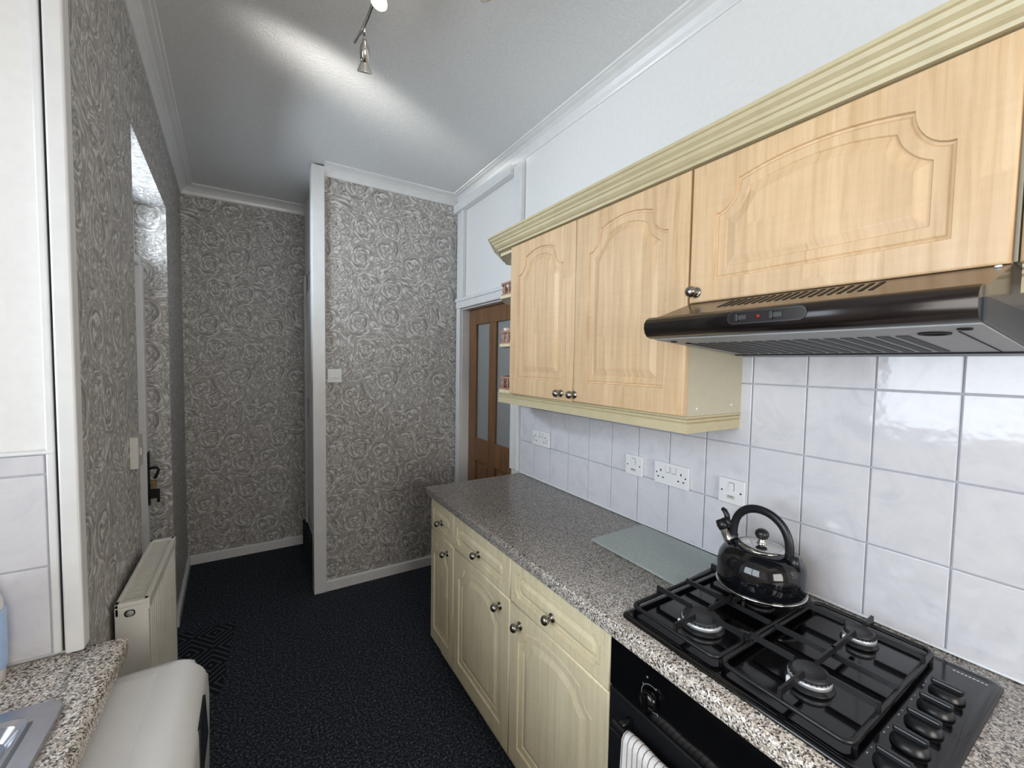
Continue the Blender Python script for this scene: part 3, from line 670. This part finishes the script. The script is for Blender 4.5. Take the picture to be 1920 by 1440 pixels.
for k in range(19):
    y = 0.308 + k * 0.0165
    a, b = 0.070, 0.140
    lo = [cowl_pt(a, y, 0.0002), cowl_pt(b, y + 0.001, 0.0002), cowl_pt(b, y + 0.008, 0.0002), cowl_pt(a, y + 0.007, 0.0002)]
    hi = [cowl_pt(a, y, 0.0010), cowl_pt(b, y + 0.001, 0.0010), cowl_pt(b, y + 0.008, 0.0010), cowl_pt(a, y + 0.007, 0.0010)]
    MB().hexa(lo, hi).build('vent_slot', 'slot', cw)
MB().lathe([(0.005, 0), (0.004, 0.003), (0, 0.0035)], (1.045, 0.168, 1.7318), (-0.32, 0, 1), 12).build('screw', 'plastic', cw)
def rrect(cy, cz, hw, hh, r, n=6):
    P = []
    for (sx, sz, a0) in ((1, 1, 0), (-1, 1, 90), (-1, -1, 180), (1, -1, 270)):
        for k in range(n):
            a = math.radians(a0 + 90 * k / (n - 1)); P.append((cy + sx * (hw - r) + r * math.cos(a), cz + sz * (hh - r) + r * math.sin(a)))
    return P
cp = MB().prism(rrect(0.447, 1.664, 0.076, 0.0135, 0.0134), 'x', 0.8695, 0.880).build('switch_panel', 'black_satin', vo)
MB().prism(rrect(0.447, 1.664, 0.073, 0.0110, 0.0109), 'x', 0.8688, 0.8696).build('panel_inlay', 'visor', vo)
for y in (0.494, 0.425): MB().box(0.8672, 0.8690, y - 0.012, y + 0.012, 1.659, 1.669, 0.0006).build('slider_track', 'hood_end', vo); MB().box(0.8640, 0.8680, y + 0.004, y + 0.011, 1.656, 1.672, 0.001).build('slider_switch', 'black_satin', vo)
MB().lathe([(0.0042, 0), (0.0038, 0.002), (0, 0.0035)], (0.8690, 0.458, 1.664), (-1, 0, 0), 14).build('indicator', 'red', vo)

# ------------------------------------------------------------------ gas hob
hob = thing('gas_hob', (1.06, 0.45, 0.910), 'black four burner gas hob set in the worktop', 'hob')
HB0, HB1, HY0, HY1 = 0.806, 1.306, 0.158, 0.743
def rr(cx, cy, hx, hy, r, n=6):
    return rrect(cx, cy, hx, hy, r, n)
hcx, hcy = (HB0 + HB1) / 2, (HY0 + HY1) / 2
pl = MB()
ringz = [(0.000, 0.9102), (0.000, 0.914), (0.004, 0.9175), (0.012, 0.9185), (0.020, 0.9165)]
rings = [(rr(hcx, hcy, (HB1 - HB0) / 2 - d, (HY1 - HY0) / 2 - d, 0.02 - d * 0.5), z) for d, z in ringz]
n = len(rings[0][0])
for i in range(len(rings) - 1):
    pl.add([(a, b, rings[i][1]) for a, b in rings[i][0]] + [(a, b, rings[i + 1][1]) for a, b in rings[i + 1][0]], [(j, (j + 1) % n, n + (j + 1) % n, n + j) for j in range(n)], True)
tri = tessellate_polygon([[Vector((a, b, 0)) for a, b in rings[-1][0]]]); pl.add([(a, b, rings[-1][1]) for a, b in rings[-1][0]], [tuple(t_) for t_ in tri])
pl.add([(a, b, 0.9102) for a, b in rings[0][0]], [tuple(t_) for t_ in tri])
pl.build('hob_plate', 'black_enamel', hob)
ZP = 0.9166
burn = [(0.945, 0.602, 0.044), (1.195, 0.592, 0.036), (1.212, 0.372, 0.030), (0.962, 0.372, 0.036)]
for (bx, by, r) in burn:
    b_ = MB().lathe([(r * 1.22, 0), (r * 1.18, 0.003), (r * 0.98, 0.004), (r * 0.96, 0.009)], (bx, by, ZP), (0, 0, 1), 32).build('burner', 'black_satin', hob)
    MB().lathe([(r * 0.94, 0.009), (r * 1.07, 0.0095), (r * 1.07, 0.0175), (r * 1.02, 0.0185), (r * 0.86, 0.0185)], (bx, by, ZP), (0, 0, 1), 32).build('flame_ring', 'alu', b_)
    fr_ = MB()
    for k in range(26):
        a = 2 * PI * k / 26; fr_.box(bx + r * math.cos(a) - 0.0012, bx + r * math.cos(a) + 0.0012, by + r * math.sin(a) - 0.0012, by + r * math.sin(a) + 0.0012, ZP + 0.018, ZP + 0.0225)
    fr_.build('flame_ports', 'cap', b_)
    MB().lathe([(r * 0.94, 0.0185), (r * 0.98, 0.022), (r * 0.95, 0.0255), (r * 0.80, 0.027), (r * 0.78, 0.0262), (0, 0.0262)], (bx, by, ZP), (0, 0, 1), 32).build('burner_cap', 'cap', b_)
    MB().lathe([(0.004, 0), (0.004, 0.016), (0.002, 0.019), (0, 0.019)], (bx - r * 1.25, by + r * 0.55, ZP + 0.002), (0, 0, 1), 10).build('igniter', 'plastic', b_)
def bar(mb, a, b, wd=0.0045, ht=0.006):
    a = Vector(a); b = Vector(b); d = (b - a).normalized(); s_ = d.cross(Vector((0, 0, 1))).normalized() * wd; up = Vector((0, 0, ht))
    mb.hexa([a - s_ - up, b - s_ - up, b + s_ - up, a + s_ - up], [a - s_ * 0.6 + up, b - s_ * 0.6 + up, b + s_ * 0.6 + up, a + s_ * 0.6 + up])
def grate(y0, y1, bl):
    g = thing_part('pan_support', hob)
    x0, x1 = 0.842, 1.284; zf = 0.931; zt = 0.949
    fr_ = [(a, b, zf) for a, b in rr((x0 + x1) / 2, (y0 + y1) / 2, (x1 - x0) / 2, (y1 - y0) / 2, 0.018)]
    mb = MB().tube(fr_, 0.0052, 8, closed=True)
    for px_, py_ in ((x0 + 0.02, y0), (x0 + 0.02, y1), (x1 - 0.02, y0), (x1 - 0.02, y1)): mb.lathe([(0.005, 0), (0.005, 0.014)], (px_, py_, ZP + 0.0002), (0, 0, 1), 8)
    xm = (x0 + x1) / 2 + 0.006; bar(mb, (xm, y0, zf + 0.006), (xm, y1, zf + 0.006))
    for (bx, by, r) in bl:
        q = 0.030
        for (ax, ay) in ((x0 if bx < xm else x1, by), (bx, y0), (bx, y1), (xm, by)):
            e = Vector((ax, ay, zt)); c = Vector((bx, by, zt)); d = (c - e); L = d.length; tip = e + d * ((L - q) / L)
            bar(mb, e, tip, 0.0042, 0.006)
            mb.hexa([e + Vector((-.004, -.004, -0.018)), e + Vector((.004, -.004, -0.018)), e + Vector((.004, .004, -0.018)), e + Vector((-.004, .004, -0.018))], [e + Vector((-.003, -.003, .0065)), e + Vector((.003, -.003, .0065)), e + Vector((.003, .003, .0065)), e + Vector((-.003, .003, .0065))])
    return mb
def thing_part(name, parent): return None
for (y0, y1, bl) in ((0.500, 0.733, burn[:2]), (0.262, 0.490, burn[2:])):
    grate(y0, y1, bl).build('pan_support', 'cast', hob, weld=False)
for x in (1.160, 1.090, 1.020, 0.948, 0.872):
    k_ = MB().lathe([(0.0265, 0), (0.026, 0.004), (0.0215, 0.012), (0.018, 0.014), (0, 0.0145)], (x, 0.214, ZP + 0.0004), (0, 0, 1), 26).build('control_knob', 'black_satin', hob)
    MB().box(x - 0.0065, x + 0.0065, 0.191, 0.237, ZP + 0.0140, ZP + 0.0255, 0.003).build('knob_grip', 'black_satin', k_)
    MB().box(x - 0.004, x, 0.2465, 0.2485, ZP - 0.0002, ZP + 0.0004).box(x + 0.016, x + 0.018, 0.2465, 0.2485, ZP - 0.0002, ZP + 0.0004).build('knob_mark', 'alu', hob)
mk = MB()
for k in range(9): mk.box(1.272, 1.2755, 0.178 + k * 0.0058, 0.182 + k * 0.0058, ZP - 0.0001, ZP + 0.0003)
mk.build('maker_mark', 'alu', hob)

# ------------------------------------------------------------------ kettle
KX, KY, KZ = 1.190, 0.590, 0.9556
ke = thing('kettle', (KX, KY, KZ), 'black whistling kettle with arched handle on the hob', 'kettle')
ko = (KX, KY, KZ)
KB = MB().lathe([(0.0, 0.0), (0.104, 0.0), (0.108, 0.004), (0.1085, 0.030), (0.1085, 0.058), (0.104, 0.080), (0.093, 0.097), (0.076, 0.107), (0.057, 0.111), (0.0, 0.110)], ko, (0, 0, 1), 48).build('body', 'kettle', ke)
MB().lathe([(0.1085, 0.0020), (0.1105, 0.003), (0.1105, 0.0065), (0.1083, 0.0075)], ko, (0, 0, 1), 48).build('base_rim', 'chrome', ke)
li = MB().lathe([(0.057, 0.1102), (0.0575, 0.112), (0.050, 0.1155), (0.030, 0.119), (0.0, 0.1205)], ko, (0, 0, 1), 40).build('lid', 'chrome', ke)
MB().lathe([(0.014, 0.119), (0.011, 0.122), (0.008, 0.128), (0.009, 0.133)], ko, (0, 0, 1), 20).build('knob_neck', 'chrome', li)
MB().lathe([(0.0, 0.131), (0.008, 0.131), (0.014, 0.136), (0.0175, 0.144), (0.016, 0.153), (0.009, 0.159), (0.0, 0.1605)], ko, (0, 0, 1), 22).build('lid_knob', 'bakelite', li)
KD = Vector((0.10, 0.995, 0)).normalized()
def kp(s_, h): return Vector((KX, KY, KZ)) + KD * s_ + Vector((0, 0, h))
arc = []
for k in range(25):
    a = PI * k / 24; arc.append(kp(0.005 + 0.079 * math.cos(a) * (1.0 + 0.10 * math.sin(a)), 0.108 + 0.103 * math.sin(a) ** 0.85 if math.sin(a) > 0 else 0.108))
arc = [kp(0.086, 0.095)] + arc + [kp(-0.086, 0.088)]
MB().tube(arc, 0.0115, 12, 0.7, up=(KD.y, -KD.x, 0)).build('handle', 'bakelite', ke)
for s_ in (-1, 1): MB().tube([kp(s_ * 0.090, 0.083), kp(s_ * 0.083, 0.118)], 0.0135, 12, 0.7, up=(KD.y, -KD.x, 0)).build('handle_bracket', 'black_satin' if s_ < 0 else 'bakelite', ke)
MB().tube([kp(0.070, 0.070), kp(0.098, 0.100), kp(0.118, 0.128)], [0.024, 0.018, 0.015], 18).build('spout', 'chrome', ke)
MB().tube([kp(0.112, 0.120), kp(0.119, 0.130), kp(0.128, 0.143)], [0.0165, 0.0185, 0.016], 18).tube([kp(0.118, 0.140), kp(0.104, 0.146), kp(0.092, 0.135)], [0.011, 0.010, 0.010], 10).tube([kp(0.106, 0.146), kp(0.108, 0.163), kp(0.116, 0.174), kp(0.124, 0.177)], [0.008, 0.008, 0.0075, 0.006], 10).build('whistle', 'bakelite', ke)

# glass board
tag(MB().hexa([(1.060, 1.126, 0.9108), (1.336, 1.128, 0.9108), (1.332, 0.772, 0.9108), (1.056, 0.757, 0.9108)], [(1.060, 1.126, 0.9168), (1.336, 1.128, 0.9168), (1.332, 0.772, 0.9168), (1.056, 0.757, 0.9168)]).build('glass_board', 'board'), 'greenish textured glass chopping board lying on the worktop beside the hob', 'board')

# ------------------------------------------------------------------ sockets and switches
XT = XR - 0.0112
def plate(name, y0, y1, z0, z1, label, cat, kind, xs=XT):
    t = thing(name, (xs, (y0 + y1) / 2, z0), label, cat)
    MB().box(xs - 0.011, xs, y0, y1, z0, z1, 0.003, 3).build('plate', 'plastic', t)
    c = (y0 + y1) / 2; cz = (z0 + z1) / 2; xf = xs - 0.0112
    if kind == 'double':
        for s_ in (-1, 1):
            MB().box(xf - 0.003, xf, c + s_ * 0.013 - 0.008, c + s_ * 0.013 + 0.008, cz + 0.008, cz + 0.030, 0.0015).build('rocker', 'plastic', t)
            h = MB(); q = c + s_ * 0.045
            h.box(xf - 0.0006, xf + 0.0004, q - 0.002, q + 0.002, cz + 0.006, cz + 0.015)
            for e in (-0.011, 0.011): h.box(xf - 0.0006, xf + 0.0004, q + e - 0.0035, q + e + 0.0035, cz - 0.018, cz - 0.0135)
            h.build('pin_holes', 'dark_hole', t)
            MB().lathe([(0.003, 0), (0.0028, 0.0008), (0, 0.0008)], (xf + 0.0002, c + s_ * 0.064, cz), (-1, 0, 0), 10).build('screw', 'dark_hole', t)
        h = MB()
        for s_ in (-1, 1): h.box(xf - 0.0004, xf + 0.0004, c + s_ * 0.013 - 0.0095, c + s_ * 0.013 + 0.0095, cz + 0.0065, cz + 0.0075).box(xf - 0.0004, xf + 0.0004, c + s_ * 0.013 - 0.0098, c + s_ * 0.013 - 0.0090, cz + 0.0065, cz + 0.0315)
        h.build('rocker_gap', 'dark_hole', t)
    if kind == 'spur':
        MB().box(xf - 0.003, xf, c - 0.008, c + 0.008, cz + 0.004, cz + 0.028, 0.0015).build('rocker', 'plastic', t)
        MB().box(xf - 0.0004, xf + 0.0004, c - 0.0098, c + 0.0098, cz + 0.0285, cz + 0.0298).box(xf - 0.0004, xf + 0.0004, c - 0.0098, c - 0.0088, cz + 0.002, cz + 0.029).build('rocker_gap', 'dark_hole', t)
        MB().box(xf - 0.002, xf, c - 0.013, c + 0.013, cz - 0.024, cz - 0.013, 0.001).build('fuse_holder', 'off_plastic', t); MB().box(xf - 0.0026, xf - 0.0018, c - 0.008, c + 0.008, cz - 0.0165, cz - 0.0150).build('fuse_slot', 'dark_hole', t)
        for s_ in (-1, 1): MB().lathe([(0.003, 0), (0.0028, 0.0008), (0, 0.0008)], (xf + 0.0002, c + s_ * 0.032, cz), (-1, 0, 0), 10).build('screw', 'dark_hole', t)
    return t
plate('double_socket', 1.772, 1.930, 1.108, 1.192, 'white double socket on the tiles nearest the doorway', 'socket', 'double')
plate('fused_switch', 1.143, 1.233, 1.103, 1.187, 'white fused switch on the tiles beside the double socket', 'switch', 'spur')
plate('double_socket', 0.930, 1.083, 1.104, 1.189, 'white double socket on the tiles between the two fused switches', 'socket', 'double')
plate('fused_switch', 0.726, 0.815, 1.106, 1.189, 'white fused switch on the tiles behind the kettle', 'switch', 'spur')
ls = thing('light_switch', (0.468, YJ - 0.0005, 1.415), 'white two gang light switch on the wallpaper beside the post', 'switch')
MB().box(0.425, 0.514, YJ - 0.010, YJ - 0.0005, 1.415, 1.505, 0.002).build('plate', 'plastic', ls)
for c in (0.457, 0.482): MB().hexa([(c - 0.009, YJ - 0.0101, 1.448), (c + 0.009, YJ - 0.0101, 1.448), (c + 0.009, YJ - 0.0101, 1.472), (c - 0.009, YJ - 0.0101, 1.472)], [(c - 0.009, YJ - 0.016, 1.448), (c + 0.009, YJ - 0.016, 1.448), (c + 0.009, YJ - 0.011, 1.472), (c - 0.009, YJ - 0.011, 1.472)]).build('rocker', 'plastic', ls)
ys = 1.865; ll = thing('light_switch', (XL(ys), ys, 1.18), 'pale light switch on the corridor wallpaper beside the recess', 'switch')
def lp(y, d): return (XL(y) + d, y)
for nm, (ya_, yb_, za, zb, d0, d1) in (('plate', (1.822, 1.908, 1.190, 1.295, 0.0008, 0.022)), ('rocker', (1.853, 1.877, 1.230, 1.255, 0.0222, 0.027))):
    A = [lp(ya_, d0), lp(yb_, d0), lp(yb_, d1), lp(ya_, d1)]
    MB().hexa([(*p, za) for p in A], [(*p, zb) for p in A]).build(nm, 'off_plastic', ll)

# ------------------------------------------------------------------ radiator in the recess
ra = thing('radiator', (-0.286, 1.72, 0.0), 'white panel radiator with top grille on the corridor wallpaper', 'radiator')
rx0, rx1, ry0, ry1, rz0, rz1 = -0.322, -0.252, 1.485, 1.968, 0.19, 0.893
def ribbed(xa, xb, sgn):
    P = [(ry0 + 0.004, xa)]; k = 0; y = ry0 + 0.02; n_ = 15; pitch = (ry1 - ry0 - 0.04) / n_
    pts = []
    for i in range(n_):
        y = ry0 + 0.02 + i * pitch; pts += [(y, xb), (y + pitch * 0.30, xb - sgn * 0.0045), (y + pitch * 0.5, xb - sgn * 0.0045), (y + pitch * 0.8, xb)]
    poly = [(ry0 + 0.004, xa), (ry0 + 0.004, xb)] + pts + [(ry1 - 0.004, xb), (ry1 - 0.004, xa)]
    return [(b, a) for a, b in poly]
MB().prism(ribbed(rx1 - 0.016, rx1, 1), 'z', rz0 + 0.01, rz1 - 0.035).build('front_panel', 'radiator', ra)
MB().prism(ribbed(rx0 + 0.016, rx0, -1), 'z', rz0 + 0.01, rz1 - 0.035).build('rear_panel', 'radiator', ra)
for (a, b) in ((ry0, ry0 + 0.004), (ry1 - 0.004, ry1)): MB().box(rx0, rx1 - 0.001, a, b, rz0, rz1 - 0.0121, 0.001).build('end_panel', 'radiator', ra)
MB().box(rx0, rx0 + 0.009, ry0, ry1, rz1 - 0.034, rz1, 0.002).box(rx1 - 0.012, rx1 + 0.002, ry0 + 0.0042, ry1, rz1 - 0.034, rz1, 0.003).box(rx0, rx1, ry0, ry0 + 0.02, rz1 - 0.012, rz1, 0.002).box(rx0, rx1, ry1 - 0.02, ry1, rz1 - 0.012, rz1, 0.002).build('top_frame', 'radiator', ra)
gr = MB()
for i in range(44):
    y = ry0 + 0.026 + i * (ry1 - ry0 - 0.052) / 44; gr.box(rx0 + 0.009, rx1 - 0.012, y, y + 0.0036, rz1 - 0.010, rz1 - 0.003)
gr.build('top_grille', 'radiator', ra)
MB().box(rx0 + 0.017, rx1 - 0.019, ry0 + 0.006, ry1 - 0.006, rz1 - 0.06, rz1 - 0.026).build('fins', 'joint_and_shade', ra)  # shade below the grille slats put into the dark fin colour
MB().prism([(a, b) for a, b in rrect(-0.291, rz1 - 0.030, 0.0115, 0.0095, 0.008)], 'y', ry0 - 0.0008, ry0 + 0.001).build('tapping_hole', 'dark_hole', ra)
MB().lathe([(0.008, 0), (0.008, 0.002), (0, 0.002)], (-0.290, ry0 - 0.0008, rz1 - 0.030), (0, -1, 0), 16).build('plug', 'hood_grey', ra)
for y in (1.53, 1.92): MB().tube([(-0.286, y, 0.0), (-0.286, y, 0.24)], 0.0075, 10).build('pipe', 'radiator', ra)
for y in (1.58, 1.85): MB().box(XL(y) + 0.0015, rx0 + 0.004, y, y + 0.03, 0.4, 0.75).build('bracket', 'radiator', ra)

# mat
mt = MB().hexa([(-0.47, 2.300, 0.0004), (-0.145, 2.300, 0.0004), (-0.098, 2.895, 0.0004), (-0.44, 2.925, 0.0004)], [(-0.468, 2.302, 0.007), (-0.147, 2.302, 0.007), (-0.100, 2.893, 0.007), (-0.438, 2.923, 0.007)])
tag(mt.build('floor_mat', 'mat'), 'dark mat with pale grey diamond lines on the carpet by the recessed door', 'mat')

# ------------------------------------------------------------------ left worktop, sink, appliance
SX0, SX1, SY0, SY1 = -0.80, -0.302, -0.02, 1.094
bx0, bx1, by0, by1 = -0.755, -0.346, 0.05, 0.42
lwk = MB()
nos = nosing(-0.253, -0.340, sgn=-1)
lwk.prism(nos, 'y', -0.95, 1.270, True)
lwk.box(XA + 0.001, bx0 - 0.003, -0.95, 1.2625, 0.870, 0.910).box(bx1 + 0.003, -0.340, -0.95, 1.2625, 0.870, 0.910).box(bx0, bx1, -0.95, by0, 0.870, 0.910).box(bx0, bx1, by1 + 0.018, by1 + 0.04, 0.870, 0.908).box(bx0 - 0.003, bx1 + 0.003, 1.058, 1.2625, 0.870, 0.910)
tag(lwk.build('worktop', 'speckle', weld=False), 'speckled worktop holding the sink under the window', 'worktop')
sk_ = thing('sink', ((SX0 + SX1) / 2, 0.5, 0.910), 'stainless steel sink with drainer in the window worktop', 'sink')
def loops_mesh(specs):
    mb = MB(); R = [([(a, b, z) for a, b in rr((x0 + x1) / 2, (y0 + y1) / 2, (x1 - x0) / 2, (y1 - y0) / 2, r)]) for (x0, x1, y0, y1, r, z) in specs]; n = len(R[0])
    for i in range(len(R) - 1): mb.add(R[i] + R[i + 1], [(j, (j + 1) % n, n + (j + 1) % n, n + j) for j in range(n)], True)
    tri = tessellate_polygon([[Vector((p[0], p[1], 0)) for p in R[-1]]]); mb.add(R[-1], [tuple(t_) for t_ in tri]); return mb, R[0]
dy0, dy1 = by1 + 0.05, 1.052
def pan(specs, nm): loops_mesh(specs)[0].build(nm, 'steel', sk_, weld=False)
rim = MB(); outer = rr((SX0 + SX1) / 2, (SY0 + SY1) / 2, (SX1 - SX0) / 2, (SY1 - SY0) / 2, 0.035); rim_in = rr((SX0 + SX1) / 2, (SY0 + SY1) / 2, (SX1 - SX0) / 2 - 0.003, (SY1 - SY0) / 2 - 0.003, 0.034)
holes = [rr((bx0 + bx1) / 2, (by0 + by1) / 2, (bx1 - bx0) / 2 + 0.008, (by1 - by0) / 2 + 0.008, 0.05), rr((bx0 + bx1) / 2, (dy0 + dy1) / 2, (bx1 - bx0) / 2 + 0.012, (dy1 - dy0) / 2 + 0.012, 0.03)]
n = len(outer); rim.add([(a, b, 0.9103) for a, b in outer] + [(a, b, 0.9165) for a, b in rim_in], [(j, (j + 1) % n, n + (j + 1) % n, n + j) for j in range(n)], True)
allp = [[Vector((a, b, 0)) for a, b in q] for q in [rim_in] + holes]; flatp = [p for q in allp for p in q]
rim.add([(p.x, p.y, 0.9165) for p in flatp], [tuple(t_) for t_ in tessellate_polygon(allp)]); rim.build('rim', 'steel', sk_, weld=False)
e = 0.012
pan([(bx0 - e, bx1 + e, dy0 - e, dy1 + e, 0.03, 0.9165), (bx0 - 0.006, bx1 + 0.006, dy0 - 0.006, dy1 + 0.006, 0.03, 0.9195), (bx0 + 0.002, bx1 - 0.002, dy0 + 0.002, dy1 - 0.002, 0.028, 0.9150), (bx0 + 0.016, bx1 - 0.016, dy0 + 0.016, dy1 - 0.016, 0.02, 0.8985)], 'drainer')
dm = MB()
for k in range(6): dm.tube([(-0.675 + k * 0.05, dy0 + 0.05, 0.8985), (-0.675 + k * 0.05, dy1 - 0.05, 0.8985)], 0.006, 8, 0.7)
dm.build('drainer_ribs', 'steel', sk_, weld=False)
pan([(bx0 - 0.008, bx1 + 0.008, by0 - 0.008, by1 + 0.008, 0.05, 0.9165), (bx0 + 0.004, bx1 - 0.004, by0 + 0.004, by1 - 0.004, 0.05, 0.905), (bx0 + 0.015, bx1 - 0.015, by0 + 0.015, by1 - 0.015, 0.05, 0.80), (bx0 + 0.05, bx1 - 0.05, by0 + 0.05, by1 - 0.05, 0.04, 0.772)], 'bowl')
MB().tube([(-0.79, 0.40, 0.915), (-0.79, 0.40, 1.12), (-0.775, 0.40, 1.17), (-0.72, 0.39, 1.195), (-0.64, 0.37, 1.18), (-0.615, 0.365, 1.13)], 0.011, 12).lathe([(0.024, 0), (0.022, 0.03), (0.012, 0.04)], (-0.79, 0.40, 0.9145), (0, 0, 1), 18).build('tap', 'chrome', sk_)

bt = thing('washing_up_bottle', (-0.461, 1.215, 0.9105), 'pale bottle standing on the worktop against the tiled return wall', 'bottle')
MB().lathe([(0.0, 0), (0.030, 0.0), (0.034, 0.004), (0.0365, 0.05), (0.0375, 0.11), (0.034, 0.165), (0.024, 0.195), (0.012, 0.205), (0.012, 0.215), (0, 0.215)], (-0.461, 1.215, 0.9105), (0, 0, 1), 28).build('body', 'clear_plastic', bt)
MB().lathe([(0.0125, 0.206), (0.0125, 0.222), (0.006, 0.228), (0.005, 0.244), (0, 0.245)], (-0.461, 1.215, 0.9105), (0, 0, 1), 18).build('cap', 'blue_plastic', bt)
MB().lathe([(0.0375, 0.03), (0.0378, 0.032), (0.0386, 0.11), (0.0382, 0.145), (0.0378, 0.147)], (-0.461, 1.215, 0.9105), (0, 0, 1), 28).build('label_band', 'blue_plastic', bt)

# white appliance with a rounded top front
ap = thing('kitchen_appliance', (-0.40, 0.92, 0.0), 'white appliance with rounded top edge and dark display under the sink worktop', 'appliance')
AY0, AY1 = 0.625, 1.222; AT = 0.848; AF = -0.098
prof = [(-0.70, 0.02), (-0.70, AT - 0.004), (-0.696, AT)]
for k in range(10): a = PI / 2 * k / 9; prof.append((AF - 0.070 + 0.068 * math.sin(a), AT - 0.056 + 0.056 * math.cos(a)))
prof += [(AF + 0.0, AT - 0.11), (AF - 0.002, 0.60), (AF - 0.010, 0.05), (AF - 0.03, 0.02)]
bm = bmesh.new(); vs = [bm.verts.new((a, AY0, b)) for a, b in prof]; vs2 = [bm.verts.new((a, AY1, b)) for a, b in prof]; n = len(prof)
bm.faces.new(vs[::-1]); bm.faces.new(vs2)
for i in range(n): bm.faces.new((vs[i], vs[(i + 1) % n], vs2[(i + 1) % n], vs2[i]))
capedges = [e for e in bm.edges if abs(e.verts[0].co.y - e.verts[1].co.y) < 1e-6]
bmesh.ops.bevel(bm, geom=capedges, offset=0.016, segments=4, profile=0.5, affect='EDGES')
MB().frombm(bm, True).build('body', 'machine', ap)
MB().hexa([(-0.69, AY0 + 0.03, AT + 0.0001), (-0.19, AY0 + 0.03, AT + 0.0001), (-0.19, AY1 - 0.03, AT + 0.0001), (-0.69, AY1 - 0.03, AT + 0.0001)], [(-0.69, AY0 + 0.032, AT + 0.003), (-0.193, AY0 + 0.032, AT + 0.003), (-0.193, AY1 - 0.033, AT + 0.003), (-0.69, AY1 - 0.033, AT + 0.003)]).build('lid', 'machine', ap)
MB().hexa([(AF - 0.004, 0.985, 0.700), (AF - 0.004, 1.140, 0.705), (AF - 0.018, 1.125, 0.806), (AF - 0.018, 1.02, 0.806)], [(AF + 0.0035, 0.985, 0.700), (AF + 0.0035, 1.140, 0.705), (AF + 0.0005, 1.125, 0.806), (AF + 0.0005, 1.02, 0.806)]).build('display', 'display', ap)
for (x, y) in ((-0.66, 0.67), (-0.66, 1.17), (-0.16, 0.67), (-0.16, 1.17)): MB().lathe([(0.02, 0), (0.02, 0.021)], (x, y, 0.0), (0, 0, 1), 14).build('foot', 'bakelite', ap)
lb = thing('base_cabinet', (-0.55, -0.2, 0.0), 'maple base cabinet under the sink bowl', 'cabinet')
for (a, b, c, d) in ((-0.84, -0.29, 0.59, 0.61), (-0.84, -0.29, -0.93, -0.91), (-0.84, -0.82, -0.91, 0.59)): MB().box(a, b, c, d, 0.0, 0.868).build('side_panel', 'carcass', lb)
MB().box(-0.29, -0.272, -0.93, -0.165, 0.1, 0.865, 0.003).build('door', 'maple_cool_lit', lb); MB().box(-0.29, -0.272, -0.162, 0.61, 0.1, 0.865, 0.003).build('door', 'maple_cool_lit', lb)

# ------------------------------------------------------------------ ceiling spotlights
sl_ = thing('ceiling_spotlight', (0.36, 1.25, ZC - 0.001), 'chrome multi arm ceiling spotlight with clear reflector bulbs', 'light')
MB().lathe([(0.055, 0), (0.055, 0.012), (0.045, 0.022), (0, 0.024)], (0.36, 1.25, ZC - 0.0005), (0, 0, -1), 30).tube([(0.36, 1.25, ZC - 0.02), (0.36, 1.25, ZC - 0.075)], 0.009, 12).build('ceiling_rose', 'chrome', sl_)
MB().tube([(0.36, 1.25, 2.742), (0.352, 1.36, 2.722), (0.347, 1.44, 2.712), (0.344, 1.50, 2.706), (0.338, 1.55, 2.700), (0.326, 1.615, 2.694)], 0.0068, 12).tube([(0.341, 1.535, 2.700), (0.344, 1.548, 2.680)], 0.006, 10).build('arm', 'chrome', sl_)
def lamp_head(p, ax, lit=False):
    ax = Vector(ax).normalized()
    h = MB().lathe([(0.0, 0.0), (0.006, 0.001), (0.008, 0.010), (0.015, 0.022), (0.0175, 0.040), (0.0165, 0.058), (0.013, 0.070), (0.0, 0.071)], p, ax, 22).build('lamp_holder', 'chrome', sl_)
    MB().lathe([(0.012, 0.066), (0.015, 0.072), (0.021, 0.084), (0.025, 0.094), (0.0255, 0.098), (0.023, 0.097)] + ([(0.0, 0.094)] if lit else [(0.012, 0.080), (0.0, 0.076)]), p, ax, 26).build('reflector_bulb', 'bulb_lit' if lit else 'bulb_glass', sl_)
lamp_head((0.345, 1.552, 2.676), (0.06, 0.28, -0.50))
MB().tube([(0.36, 1.25, 2.742), (0.46, 1.20, 2.735), (0.56, 1.12, 2.72)], 0.0068, 12).build('arm', 'chrome', sl_); lamp_head((0.56, 1.12, 2.712), (0.3, -0.1, -1.0))
MB().tube([(0.36, 1.25, 2.742), (0.27, 1.22, 2.735), (0.18, 1.20, 2.72)], 0.0068, 12).build('arm', 'chrome', sl_); lamp_head((0.18, 1.20, 2.712), (-0.3, -0.1, -1.0))
lamp_head((0.356, 1.33, 2.722), (0.05, 0.75, -0.06), True)

sd = bpy.data.lights.new('added_sun_streak', 'SPOT'); sd.energy = 78.0; sd.color = (1.0, 0.96, 0.88); sd.spot_size = math.radians(118); sd.spot_blend = 1.0; sd.shadow_soft_size = 0.012  # added beam laying a sun-glint streak on the ceiling, not the bulb's own light
so = bpy.data.objects.new('added_sun_streak', sd); COL.objects.link(so)
sp0 = Vector((0.372, 1.452, 2.722)); tgt = Vector((0.46, 2.115, ZC)); zax = (sp0 - tgt).normalized()
xax = Vector((0.89, 0.45, 0.0)); xax = (xax - zax * xax.dot(zax)).normalized(); yax = zax.cross(xax)
so.matrix_world = Matrix(((xax.x, yax.x, zax.x, sp0.x), (xax.y, yax.y, zax.y, sp0.y), (xax.z, yax.z, zax.z, sp0.z), (0, 0, 0, 1))) @ Matrix.Diagonal((1.0, 0.042, 1.0, 1.0))
